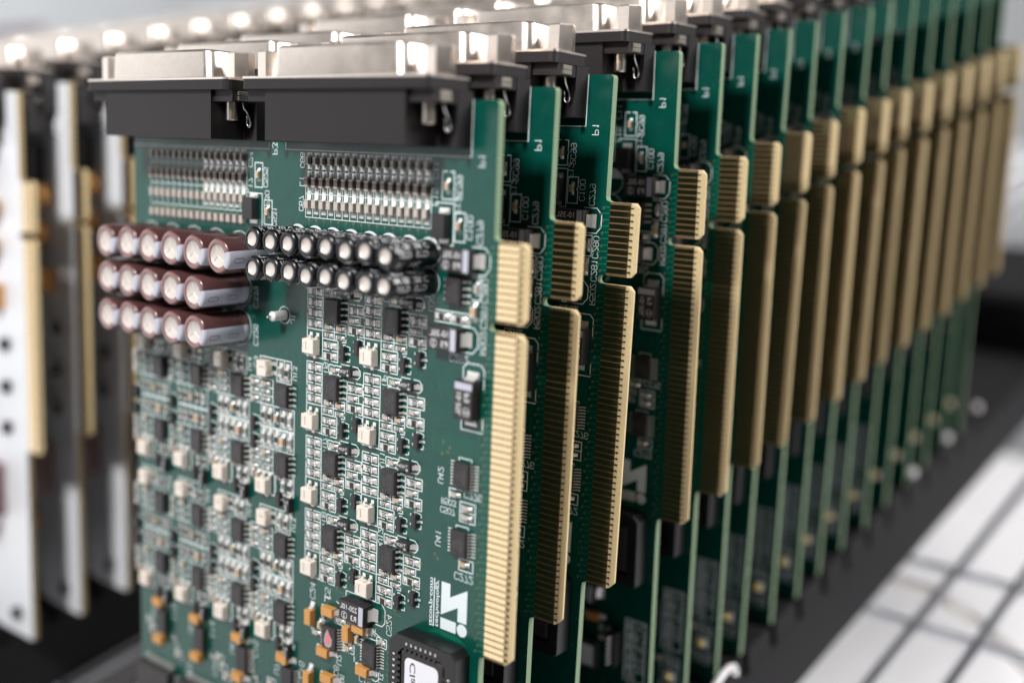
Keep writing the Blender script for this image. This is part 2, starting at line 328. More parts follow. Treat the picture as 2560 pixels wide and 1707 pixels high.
T['tBig'] = tant(7.3, 4.3, 2.8, [('220-10L', -0.75, 1.0, 4.9, 1.15), ('R3', 0.75, -0.95, 1.6, 1.2), ('2', -2.0, -0.95, 0.7, 1.0)], 1.25, circ=(-2.0, -0.95, 0.85))
T['tA'] = tant(3.2, 1.6, 1.6, [('VJ226', -0.45, 0.15, 1.7, 0.75), ('T', 0.8, 0.35, 0.5, 0.55), ('8', 0.85, -0.42, 0.55, 0.45)], 0)

T['tO'] = tant(3.4, 1.9, 1.8, [], 0, 'orange')
# trimmer potentiometer
mb = MB()
mb.cbox(-1.7, 1.7, -1.5, 1.5, 0.15, 2.1, 0.12, 'trim'); mb.box(-1.25, 1.7, -1.78, -1.48, 0.2, 1.7, 'trim'); mb.box(-1.1, 0.5, 1.48, 1.66, 0.3, 1.8, 'trim')
mb.flat([(-0.42 + 0.95 * math.cos(a) * 0.8, 0.1 + 0.95 * math.sin(a)) for a in [i * PI / 8 for i in range(16)]], 2.112, 'trim')
mb.ring(-0.42, 0.1, 0.86, 0.92, 2.115, 'slotm', 20, PI * 0.35, PI * 1.2); mb.box(-0.56, -0.28, -0.72, 0.92, 2.0, 2.13, 'slotm')
TRM = mb.mesh('trimmer')
tb = MB(); tb.cbox(-0.42, 0.42, -0.05, 1.0, 0.0, 0.1, 0.03, 'solder'); tb.box(-0.35, 0.35, -0.2, 0.35, 0.08, 0.55, 'tin'); TPAD = tb.mesh('solder_tab')
T['trim'] = (TRM, [('solder_tab', TPAD, (-1.0, 1.75, 0), 0), ('solder_tab', TPAD, (1.0, 1.75, 0), 0), ('solder_tab', TPAD, (0, -1.8, 0), PI)])
# electrolytic capacitors
def elec(r, H_, rim, stripe_c, stripe_w, k, ks, krim, texts, marks, vent):
    mb = MB(); sc = math.radians(stripe_c); sw = math.radians(stripe_w)
    def kf(j, a):
        d = (a - sc + PI) % (2 * PI) - PI
        if j <= 5: return ks if abs(d) < sw / 2 else k
        if j == 6: return ks if abs(d) < sw / 2 and ks != 'white' else krim
        return 'alu'
    prof = [(r * 0.93, 0.0), (r, 0.35), (r, 1.5), (r * 0.955, 1.8), (r, 2.1), (r, H_ - 0.55), (r * 0.93, H_ - 0.12), (r * rim, H_)]
    mb.lathe(prof, kf, 40); mb.lathe([(r * rim, H_), (r * rim * 0.98, H_ - 0.15), (0, H_ - 0.15)], lambda j, a: krim if j == 0 else 'alu', 40)
    def wrap(hh, th): a = math.radians(th); return ((r + 0.03) * math.cos(a), (r + 0.03) * math.sin(a), hh)
    for (tx, hc, ln, th, ht) in texts:      # reads from the tip to the base
        font(mb, tx, hc, th, ln, math.degrees(ht / r), LEFT, DOWN, 0, 'white', wrap=wrap)
    for hc in marks:
        pts = []; 
        for i in range(17):
            a = 2 * PI * i / 16; x = math.cos(a) * 0.45 + (0.85 if math.cos(a) > 0 else -0.85); pts.append((hc + x, stripe_c + math.degrees(math.sin(a) * 0.5 / r)))
        for a, b in zip(pts[:-1], pts[1:]):
            dx = b[0] - a[0]; dy = (b[1] - a[1]) * math.radians(1) * r; l = math.hypot(dx, dy) or 1; nx = -dy / l * 0.06; ny = dx / l * 0.06 / (math.radians(1) * r)
            mb.add([wrap(a[0] + nx, a[1] + ny), wrap(a[0] - nx, a[1] - ny), wrap(b[0] - nx, b[1] - ny), wrap(b[0] + nx, b[1] + ny)], [(0, 1, 2, 3)], 'ink')
    if vent:
        for a in (100, 220, 330):
            a = math.radians(a); e = (math.cos(a) * r * rim * 0.9, math.sin(a) * r * rim * 0.9); n = (-math.sin(a) * 0.12, math.cos(a) * 0.12)
            z = H_ - 0.15
            mb.add([(n[0], n[1], z + 0.01), (-n[0], -n[1], z + 0.01), (e[0] - n[0], e[1] - n[1], z + 0.01), (e[0] + n[0], e[1] + n[1], z + 0.01), (0, 0, z + 0.12), (e[0], e[1], z + 0.09)], [(1, 2, 5, 4), (3, 0, 4, 5)], 'alu')
    return mb.mesh('electrolytic_capacitor', merge=True)
T['eBlk'] = (elec(2.5, 12.0, 0.58, -105, 58, 'sleevek', 'white', 'sleevek', [('STD', 9.6, 2.9, 86, 1.25), ('ASTD', 4.6, 4.2, 86, 1.2), ('H 105', 9.3, 3.4, 46, 1.25), ('105 C', 4.6, 4.2, 46, 1.2), ('A5TD', 9.2, 3.2, 8, 1.1), ('STD', 4.6, 3.2, 8, 1.1), ('ST', 9.8, 1.8, -42, 1.2), ('HC', 5.8, 2.2, -42, 1.1)], [], False), [])
T['eBrn'] = (elec(3.75, 12.3, 0.66, -14, 62, 'sleeve', 'lav', 'sleeverim', [('NXD', 10.6, 2.2, -100, 1.3), ('105', 6, 2.6, -95, 1.2)], [9.6, 4.6], True), [])
# white standoff pin
mb = MB(); mb.cyl((0, 0, 0), (0, 0, 3.4), 1.05, 1.05, 'nylon', 20); mb.cyl((0, 0, 3.4), (0, 0, 3.7), 1.05, 0.7, 'nylon', 20); mb.cyl((0, 0, 3.6), (0, 0, 4.7), 0.32, 0.2, 'nickelb', 10)
T['pinpost'] = (mb.mesh('test_pin'), [])
# tall black inductor block
mb = MB(); mb.cbox(-1.75, 1.6, -2.3, 2.3, 0.15, 2.0, 0.12, 'black'); mb.box(-1.2, 1.2, 2.2, 3.4, 0.0, 0.12, 'solder'); mb.cbox(-1.0, 1.0, 2.25, 2.9, 0.05, 0.7, 0.2, 'solder'); mb.box(-1.2, 1.2, -3.2, -2.25, 0, 0.15, 'solder')
T['blk'] = (mb.mesh('inductor'), [])
# PLCC socket with chip and label
def chamf(x0, x1, y0, y1, c): return [(x0 + c[0], y0), (x1 - c[1], y0), (x1, y0 + c[1]), (x1, y1 - c[2]), (x1 - c[2], y1), (x0 + c[3], y1), (x0, y1 - c[3]), (x0, y0 + c[0])]
mb = MB(); o_ = chamf(-8.7, 8.7, -8.7, 8.7, (0.4, 0.6, 1.3, 2.0)); i_ = chamf(-6.2, 6.2, -6.2, 6.2, (0.3, 0.3, 1.0, 1.4))
n = 8
mb.add([(x, y, 0.3) for x, y in o_] + [(x, y, 4.1) for x, y in o_] + [(x * 0.985, y * 0.985, 4.4) for x, y in o_] + [(x, y, 4.4) for x, y in i_] + [(x, y, 1.5) for x, y in i_],
       [(r * n + i, r * n + (i + 1) % n, (r + 1) * n + (i + 1) % n, (r + 1) * n + i) for r in range(4) for i in range(n)], 'blackgloss')
mb.flat(i_, 1.5, 'blackgloss')
SOCK = mb.mesh('chip_socket')
mb = MB(); mb.cbox(-0.2, 0.2, -0.3, 0.3, 4.3, 4.52, 0.06, 'tin'); mb.flat([(-0.22, -0.75), (0.22, -0.75), (0.22, -0.3), (-0.22, -0.3)], 4.41, 'hole'); SPIN = mb.mesh('socket_contact')
mb = MB(); mb.box(-0.32, 0.32, -0.5, 0.5, 1.6, 4.42, 'blackgloss'); SRIB = mb.mesh('socket_rib')
mb = MB(); mb.cbox(-5.6, 5.6, -5.6, 5.6, 1.6, 4.15, 0.25, 'black'); CHIP = mb.mesh('chip')
def rrect(x0, x1, y0, y1, r, n=6):
    p = []
    for cx, cy, a in ((x1 - r, y1 - r, 0), (x0 + r, y1 - r, 90), (x0 + r, y0 + r, 180), (x1 - r, y0 + r, 270)):
        for i in range(n + 1): t = math.radians(a + 90 * i / n); p.append((cx + r * math.cos(t), cy + r * math.sin(t)))
    return p
mb = MB(); mb.prism(rrect(-4.4, 4.4, -5.2, 4.4, 1.2), 4.15, 4.2, 'label', 'labeledge', False); font(mb, 'Cla', -2.6 + 0.3, 1.4, 4.6, 1.5, DOWN, LEFT, 4.215, 'ink', 0.01, 0.15); LAB = mb.mesh('chip_label')
SOCKSUB = [('chip', CHIP, (0, 0, 0), 0), ('chip_label', LAB, (0, 0, 0), 0)]
for i in range(7):
    SOCKSUB.append(('socket_contact', SPIN, (-3.9 + i * 1.27, 7.2, 0), 0)); SOCKSUB.append(('socket_rib', SRIB, (-4.2 + i * 1.27, 6.0, 0), 0))
for i in range(9):
    SOCKSUB.append(('socket_contact', SPIN, (-7.2, 4.2 - i * 1.27, 0), PI / 2)); SOCKSUB.append(('socket_rib', SRIB, (-6.0, 4.0 - i * 1.27, 0), PI / 2))
    SOCKSUB.append(('socket_contact', SPIN, (7.2, 3.2 - i * 1.27, 0), -PI / 2)); SOCKSUB.append(('socket_rib', SRIB, (6.0, 3.0 - i * 1.27, 0), -PI / 2))
T['plcc'] = (SOCK, SOCKSUB)
T['plcc_plain'] = (SOCK, [x for x in SOCKSUB if x[0] == 'chip'])
mb = MB(); mb.cbox(-2.1, 2.1, -2.45, 2.45, 0.12, 1.4, 0.15, 'black'); mb.flat([(-0.2, 2.0), (0.5, 0.9), (1.2, 0.0), (1.1, -1.4), (0.2, -2.2), (-0.9, -2.0), (-1.3, -0.8), (-1.0, 0.6)], 1.41, 'haze'); mb.flat([(-0.1, 1.7), (0.3, 0.7), (0.7, 0.1), (0.6, -0.7), (0.0, -1.5), (-0.5, -0.9), (-0.6, 0.3), (-0.2, 0.8)], 1.425, 'pink')
T['redchip'] = (mb.mesh('integrated_circuit'), pins(4.2, 8, 0.64, PINF))
mb = MB(); mb.cbox(-1.7, 1.7, -2.9, 2.9, 0.12, 1.5, 0.15, 'black'); T['so14'] = (mb.mesh('integrated_circuit'), pins(3.4, 8, 0.72, PINF))
mb = MB(); mb.cbox(-6.5, 6.5, -6.5, 6.5, 0.2, 2.6, 0.3, 'black'); QF = mb.mesh('integrated_circuit')
qs = []
for i in range(18):
    t = (i - 8.5) * 0.65
    for a in range(4):
        c, s_ = math.cos(a * PI / 2), math.sin(a * PI / 2); qs.append(('pin', PINF, (6.5 * c - t * s_, 6.5 * s_ + t * c, 0), a * PI / 2))
T['qfp'] = (QF, qs)
mb = MB(); mb.cbox(-1.5, 1.5, -1.3, 1.3, 0, 0.7, 0.15, 'white'); mb.lathe([(0.85, 0.0), (0.8, 1.2), (0.6, 1.7), (0.0, 1.9)], lambda j, a: 'yellow', 12); T['led'] = (mb.mesh('yellow_lamp'), [])
mb = MB(); mb.cbox(-1.4, 1.4, -4.2, 4.2, 0, 3.2, 0.2, 'blackgloss')
for i in range(6): mb.cyl((0, (i - 2.5) * 1.27, 3.1), (0, (i - 2.5) * 1.27, 5.0), 0.25, 0.2, 'tin', 6)
T['hdr'] = (mb.mesh('pin_header'), [])
mb = MB(); mb.cbox(-3.2, 3.2, -3.4, 3.4, 0, 2.2, 0.2, 'black'); mb.flat([(-2.8, -2.6), (2.8, -2.6), (2.8, 2.6), (-2.8, 2.6)], 2.22, 'label'); T['labelic'] = (mb.mesh('integrated_circuit'), [])

# ------------------------------------------------------------------ D-sub connector (local x along, y up past the board top, z = h); origin at flange underside centre
def dpoly(a, b, c, r, n=5):      # D outline: half length a at wide side, b half depth, taper c
    pts = [(-a, b), (-a + c, -b), (a - c, -b), (a, b)]; out = []
    m = len(pts)
    for i in range(m):
        p = Vector(pts[i]); q0 = (Vector(pts[i - 1]) - p).normalized(); q1 = (Vector(pts[(i + 1) % m]) - p).normalized()
        ang = math.acos(max(-1, min(1, q0.dot(q1)))); d = r / math.tan(ang / 2); cpt = p + (q0 + q1).normalized() * (r / math.sin(ang / 2))
        s0 = p + q0 * d - cpt; s1 = p + q1 * d - cpt; a0 = math.atan2(s0.y, s0.x); a1 = math.atan2(s1.y, s1.x); da = (a1 - a0 + PI) % (2 * PI) - PI
        for k in range(n + 1): t = a0 + da * k / n; out.append((cpt.x + r * math.cos(t), cpt.y + r * math.sin(t)))
    return out
ZC = 6.2
def v3(p, y): return (p[0], y, ZC - p[1])      # D plane (x, -z)
def extr(mb, poly, levels, k, smooth=True):     # levels [(y, inset scale)]
    n = len(poly)
    v = [v3((x * sc, y_ * sc), yy) for yy, sc in levels for x, y_ in poly]
    f = [(r * n + i, (r + 1) * n + i, (r + 1) * n + (i + 1) % n, r * n + (i + 1) % n) for r in range(len(levels) - 1) for i in range(n)]
    mb.add(v, f, k, smooth)
DP = dpoly(18.6, 4.15, 0.8, 2.4, 6)
sh = MB(); extr(sh, dpoly(19.2, 4.75, 0.8, 2.8, 6), [(2.45, 1.0), (2.55, 0.985)], 'nickelb'); extr(sh, DP, [(2.45, 1.025), (2.75, 1.0), (7.7, 0.985), (8.2, 0.965), (8.32, 0.93), (7.9, 0.92)], 'nickel')
SHELL = sh.mesh('shell', merge=True)
mb = MB(); n = len(DP); mb.add([v3((x * 0.925, y_ * 0.925), 8.0) for x, y_ in DP], [tuple(range(n))], 'conn')
for r_, (nn, oz) in enumerate(((13, 1.3), (12, -1.3))):
    for i in range(nn):
        cx = (i - (nn - 1) / 2) * 2.76; mb.add([(cx + 0.5 * math.cos(a), 8.02, ZC + oz + 0.5 * math.sin(a)) for a in [j * PI / 4 for j in range(8)]], [tuple(range(8))], 'hole')
INSERT = mb.mesh('pin_insert')
mb = MB(); fl = rrect(-25.3, 25.3, 0.4, 12.0, 1.2, 3); n = len(fl)
mb.add([(x, 2.0, z) for x, z in fl] + [(x, 2.42, z) for x, z in fl], [(i, (i + 1) % n, n + (i + 1) % n, n + i) for i in range(n)], 'nickel'); mb.add([(x, 2.42, z) for x, z in fl], [tuple(range(n))], 'nickel'); FLANGE = mb.mesh('flange_plate')
mb = MB(); fl = rrect(-25.2, 25.2, 0.5, 11.95, 1.3, 3); n = len(fl)
mb.add([(x, 0.0, z) for x, z in fl] + [(x, 1.98, z) for x, z in fl], [(i, (i + 1) % n, n + (i + 1) % n, n + i) for i in range(n)], 'conn'); mb.add([(x, 0.0, z) for x, z in fl], [tuple(range(n))], 'conn')
mb.box(-18.9, 18.9, -9.9, 0.0, 0.05, 11.0, 'conn')
for sg in (-1, 1):
    a, b = sorted((sg * 18.9, sg * 25.0)); mb.box(a, b, -9.9, 0.0, 0.05, 2.6, 'conn'); a, b = sorted((sg * 24.2, sg * 25.15)); mb.box(a, b, -9.95, 0.05, 0.04, 4.2, 'conn')
    a, b = sorted((sg * 18.9, sg * 25.0)); mb.box(a, b, -2.3, 0.02, 2.5, 10.3, 'conn')
BODY = mb.mesh('housing')
mb = MB(); hx = [(2.75 * math.cos(PI / 3 * i + 0.12), 2.75 * math.sin(PI / 3 * i + 0.12)) for i in range(6)]
mb.add([(x, 0, z) for x, z in hx] + [(x, 5.0, z) for x, z in hx] + [(x * 0.93, 5.3, z * 0.93) for x, z in hx] + [(x * 0.55, 5.3, z * 0.55) for x, z in hx] + [(x * 0.55, 3, z * 0.55) for x, z in hx],
       [(r * 6 + i, (r + 1) * 6 + i, (r + 1) * 6 + (i + 1) % 6, r * 6 + (i + 1) % 6) for r in range(4) for i in range(6)], 'nickel'); JACK = mb.mesh('jackscrew')
mb = MB(); prof = []
for i in range(11): mb.lathe([(1.2, i * 0.5), (1.42, i * 0.5 + 0.25), (1.2, i * 0.5 + 0.5)], lambda j, a: 'brass', 12)
me = mb.mesh('screw_thread', merge=True)
for v in me.vertices: v.co = (v.co.x, -v.co.z, v.co.y)
THREAD = me
mb = MB()
def rope(pts, r, k, n=8):
    P_ = [Vector(p) for p in pts]; v = []; f = []
    for i, p in enumerate(P_):
        d = (P_[min(i + 1, len(P_) - 1)] - P_[max(i - 1, 0)]).normalized(); t = Vector((0, 0, 1)) if abs(d.z) < 0.8 else Vector((1, 0, 0)); e = d.cross(t).normalized(); g = d.cross(e)
        v += [p + (e * math.cos(2 * PI * j / n) + g * math.sin(2 * PI * j / n)) * r for j in range(n)]
    for i in range(len(P_) - 1): f += [(i * n + j, i * n + (j + 1) % n, (i + 1) * n + (j + 1) % n, (i + 1) * n + j) for j in range(n)]
    f += [tuple(range(n)), tuple((len(P_) - 1) * n + j for j in reversed(range(n)))]
    return v, f
mb = MB(); v_, f_ = rope([(2.6, -2.2, 7.4), (2.6, -3.6, 7.0), (2.3, -4.0, 6.2), (2.6, -5.4, 5.6), (2.5, -6.6, 5.2), (2.0, -7.2, 5.0), (1.5, -7.2, 5.0), (1.1, -6.6, 5.0), (1.0, -5.0, 5.0)], 0.2, 'tin'); mb.add(v_, f_, 'steel', True)
CLIP = mb.mesh('board_clip')
mb = MB(); mb.cbox(-1.5, 1.5, -0.42, 0.42, 0, 0.45, 0.12, 'nickel'); RIV = mb.mesh('rivet_plate')
def connector(parent, u, lean=0.0, label=None):
    c = ob('connector', BODY, parent, L(u, -26.3, 0)); c['kind'] = 'thing' if False else c.get('kind', 'thing'); del c['kind']
    ob('shell', SHELL, c); ob('flange_plate', FLANGE, c); ob('pin_insert', INSERT, c)
    for sg in (-1, 1):
        ob('jackscrew', JACK, c, (sg * 22.6, 2.42, ZC), 0); ob('screw_thread', THREAD, c, (sg * 21.0, -0.5, 7.2)); ob('board_clip', CLIP, c, (sg * 22.0, 0, 0))
    for yy in (-0.62, -1.6):
        r_ = ob('rivet_plate', RIV, c, (25.0, yy, 7.6)); r_.rotation_euler = (0, PI / 2, 0)
    return c

# ------------------------------------------------------------------ bare boards
UE = -1.15; UO = 6.55; TL, TR = 0.0, 79.45; TH = 1.6
def P2(u, v): return (u + OX, OY - v)
def board_mesh(name, face, back, edge):
    mb = MB()
    # body with rounded corners and the key slot cut in, front face + back face + edge
    def arc(cu, cv, r, a0, a1, n=4): return [(cu + r * math.cos(math.radians(a0 + (a1 - a0) * i / n)), cv + r * math.sin(math.radians(a0 + (a1 - a0) * i / n))) for i in range(n + 1)]
    out = [(-112, 139), (-112, -25)] + arc(UE - 0.8, -24.2, 0.8, -90, 0) + [(UE, TL - 1.0)] + [(UE + 0.2, TL - 0.3), (0, TL)] + [(0, 14.75)] + [(-0.9, 14.8)] + arc(-1.1, 15.6, 0.85, 270, 90, 6) + [(0, 16.5)] + [(0, TR), (UE + 0.2, TR + 0.3), (UE, TR + 1.0)] + arc(UE - 0.8, 138.2, 0.8, 0, 90)
    pl = [P2(*p) for p in out]; n = len(pl)
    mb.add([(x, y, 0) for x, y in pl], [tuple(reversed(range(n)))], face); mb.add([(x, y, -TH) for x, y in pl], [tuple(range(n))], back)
    mb.add([(x, y, -TH) for x, y in pl] + [(x, y, 0) for x, y in pl], [(i, n + i, n + (i + 1) % n, (i + 1) % n) for i in range(n)], edge)
    me = mb.mesh(name); return me
def tab_mesh(v0, v1, c0, c1):
    mb = MB(); out = [(0, v0), (UO - c0, v0), (UO, v0 + c0), (UO, v1 - c1), (UO - c1, v1), (0, v1)]
    b = 4.95
    # front: flat strip, bevel, nose, back bevel
    def row(h, ins, uo): # outline polygon scaled at outer side
        return [(0, v0), (min(uo, UO) - c0, v0), (uo, v0 + c0), (uo, v1 - c1), (min(uo, UO) - c1, v1), (0, v1)]
    A = [(0, v0), (b, v0), (b, v1), (0, v1)]
    mb.add([(*P2(*p), -0.0) for p in A], [(0, 3, 2, 1)], 'fr4fine')
    mb.add([(*P2(*p), -TH) for p in A], [(0, 1, 2, 3)], 'fr4fine')
    N0 = [(b, v0, 0), (UO - c0, v0, -0.42), (UO, v0 + c0, -0.55), (UO, v1 - c1, -0.55), (UO - c1, v1, -0.42), (b, v1, 0)]
    N1 = [(u, v, -TH - h) for u, v, h in N0]
    mb.add([(*P2(u, v), h) for u, v, h in N0], [tuple(reversed(range(6)))], 'fr4gold'); mb.add([(*P2(u, v), h) for u, v, h in N1], [tuple(range(6))], 'fr4gold')
    E0 = [(0, v0, 0)] + N0 + [(0, v1, 0)]; E1 = [(0, v0, -TH)] + N1 + [(0, v1, -TH)]; n = 8
    mb.add([(*P2(u, v), h) for u, v, h in E0] + [(*P2(u, v), h) for u, v, h in E1], [(i, i + 1, n + i + 1, n + i) for i in range(n - 1)], 'fr4gold')
    return mb.mesh('contact_tab')
GREEN = board_mesh('laminate', 'mask', 'maskshade', 'fr4'); WHITE = board_mesh('laminate', 'whitemask', 'backshade', 'fr4tan')
TAB1 = tab_mesh(TL, 14.75, 0.9, 1.1); TAB2 = tab_mesh(16.5, TR, 1.0, 1.3)
mb = MB(); mb.cbox(0.0, 4.85, -0.51, 0.51, 0.0, 0.06, 0.03, 'gold'); mb.box(4.8, 5.5, -0.13, 0.13, -0.25, 0.02, 'hole'); CONTACT = mb.mesh('contact')
VC = [1.0 + 1.27 * i for i in range(11)] + [17.5 + 1.27 * i for i in range(49)]
mb = MB()
for vc in VC: x, y = P2(0, vc); mb.cbox(x, x + 4.85, y - 0.51, y + 0.51, 0.0, 0.06, 0.03, 'gold'); mb.box(x + 4.8, x + 5.5, y - 0.13, y + 0.13, -0.25, 0.02, 'hole')
CONTACTS = mb.mesh('contacts')
mb = MB()
for vc in VC: x, y = P2(0, vc); mb.box(x, x + 4.85, y - 0.51, y + 0.51, -TH - 0.06, -TH, 'gold')
BACKC = mb.mesh('contacts')

# ------------------------------------------------------------------ silkscreen, traces and vias
silk = MB(); W = 0.22; ZS = 0.03
def sl(*pts, w=W): silk.line([P2(*p) for p in pts], w, ZS, 'silk')
def sbox(u0, v0, u1, v1, w=W): sl((u0, v0), (u1, v0), (u1, v1), (u0, v1), (u0, v0), w=w)
def sgap(u0, v0, u1, v1, side='h', w=W):   # box with a gap in the middle of top and bottom
    m = (u0 + u1) / 2
    sl((m - 0.5, v0), (u0, v0), (u0, v1), (m - 0.5, v1), w=w); sl((m + 0.5, v0), (u1, v0), (u1, v1), (m + 0.5, v1), w=w)
def stx(t, u, v, h=1.3, rd=UP, up=RIGHT, w=0.15, pitch=1.3): x, y = P2(u, v); stroke(silk, t, x, y, h, rd, up, w, ZS, 'silk', pitch)
vias = MB(); TRC = MB()
def via(u, v, r=0.33): x, y = P2(u, v); vias.ring(x, y, 0.16, r, 0.035, 'via', 12); vias.disc(x, y, 0.17, 0.034, 'hole', 8)
def tr(*pts, w=0.2): TRC.line([P2(*p) for p in pts], w, 0.015, 'trace')

PARTS = []   # (kind, u, v, rotation, strip?, detailed?)
def put(kind, u, v, r=0, strip=False, sub=True): PARTS.append((kind, u, v, r, strip, sub))

# --- analogue cell, right-hand columns
LBL = {0: {0: '5', 1: '9', 2: '7', 3: '8'}, 1: {0: '', 1: 'P', 2: '11', 3: '12'}}
for ci, u0 in enumerate((-50.6, -33.65)):
    for ri, v0 in enumerate((12.9, 28.95 + 0.1 * ci, 45.1 + 0.2 * ci, 61.25 + 0.2 * ci)):
        q = lambda a, b: (u0 + a, v0 + b)
        for i, y in enumerate((1.1, 3.35, 5.6, 7.85)):
            put(('R_301', 'R_102', 'R_304', 'R_301')[i], *q(2.35, y))
            sl(q(0, y + 1.12), q(1.9, y + 1.12)); sl(q(2.7, y + 1.16), q(4.6, y + 1.16))
        sl(q(0, 0), q(0, 14.9)); sl(q(4.7, 0), q(4.7, 14.95)); sl(q(0, 0), q(1.9, 0)); sl(q(2.6, 0), q(4.7, 0)); sl(q(0, 14.9), q(4.7, 14.95)); sl(q(0.1, 9.05), q(4.6, 9.0))
        stx('U' + LBL[ci][ri], u0 + 5.7, v0 + 0.6, 1.25)
        put('c_s', *q(8.55, 0.72)); sl(q(6.7, 1.5), q(6.7, -0.2), q(8.0, -0.2), q(8.3, 0.0), q(8.6, -0.2), q(10.2, -0.2)); sl(q(6.7, 1.5), q(9.6, 1.5))
        put('tA', *q(13.0, 0.55)); sl(q(10.3, 0.1), q(10.3, -0.75), q(12.8, -0.7)); sl(q(13.8, -0.7), q(15.2, -0.65), q(15.9, 0.0), q(15.9, 1.1), q(15.3, 1.75), q(13.8, 1.75))
        put('so8', *q(8.7, 4.45)); sl(q(6.9, 2.0), q(6.9, 1.75), q(10.1, 1.75), q(10.1, 2.1))
        put('c_s', *q(6.75, 8.02)); put('c_b', *q(10.2, 8.0)); put('r_s', *q(6.6, 9.8)); put('r_s', *q(10.0, 9.92))
        sl(q(4.7, 8.95), q(11.6, 8.9)); sl(q(8.2, 7.3), q(8.2, 10.6)); sl(q(9.8, 7.15), q(11.6, 7.2), q(11.65, 10.7), q(10.6, 10.75)); sl(q(4.8, 10.62), q(9.3, 10.65), q(9.3, 15.15), q(7.4, 15.1)); sl(q(4.8, 15.0), q(6.6, 15.05)); sl(q(4.8, 12.95), q(6.7, 12.95)); sl(q(7.5, 12.95), q(9.3, 12.95))
        put('R_304', *q(7.0, 11.85)); put('R_blk', *q(7.0, 14.05)); put('trim', *q(2.25, 12.45))
        put('sot', *q(11.35, 12.95)); sl(q(10.9, 11.45), q(10.9, 11.25), q(11.5, 11.25)); sl(q(11.9, 11.4), q(12.85, 11.55), q(12.85, 12.2)); sl(q(12.85, 14.0), q(12.85, 14.55), q(12.0, 14.6))
        put('sot', *q(15.4, 11.2)); sl(q(14.9, 9.7), q(14.9, 9.5), q(15.5, 9.5)); sl(q(15.8, 9.55), q(16.7, 9.7), q(16.7, 10.4)); sl(q(16.7, 12.0), q(16.7, 12.7), q(16.0, 12.75))
        put('R_301', *q(14.5, 3.85)); sl(q(14.1, 2.65), q(12.2, 2.65), q(12.2, 8.95), q(14.0, 8.95)); sl(q(14.8, 2.65), q(16.7, 2.65), q(16.7, 4.95), q(12.2, 5.0))
        put('c_s', *q(13.95, 5.85)); sl(q(15.6, 5.0), q(15.6, 6.65)); put('R_blk', *q(14.45, 7.9)); sl(q(12.2, 6.72), q(16.7, 6.7), q(16.7, 9.05), q(15.0, 9.05))
        for a, b in ((11.75, 9.78), (10.15, 15.4), (0.9, 15.55), (0.0, 5.5), (5.0, 1.2), (17.0, 3.5), (14.9, 2.05), (15.3, 9.2)): via(*q(a, b), r=0.3)
        tr(q(10.2, 15.3), q(12.6, 14.7), q(13.4, 13.2)); tr(q(11.9, 9.8), q(13.3, 9.0), q(15, 9.2)); tr(q(4.9, 15.3), q(5.6, 16.0), q(12, 16.1))
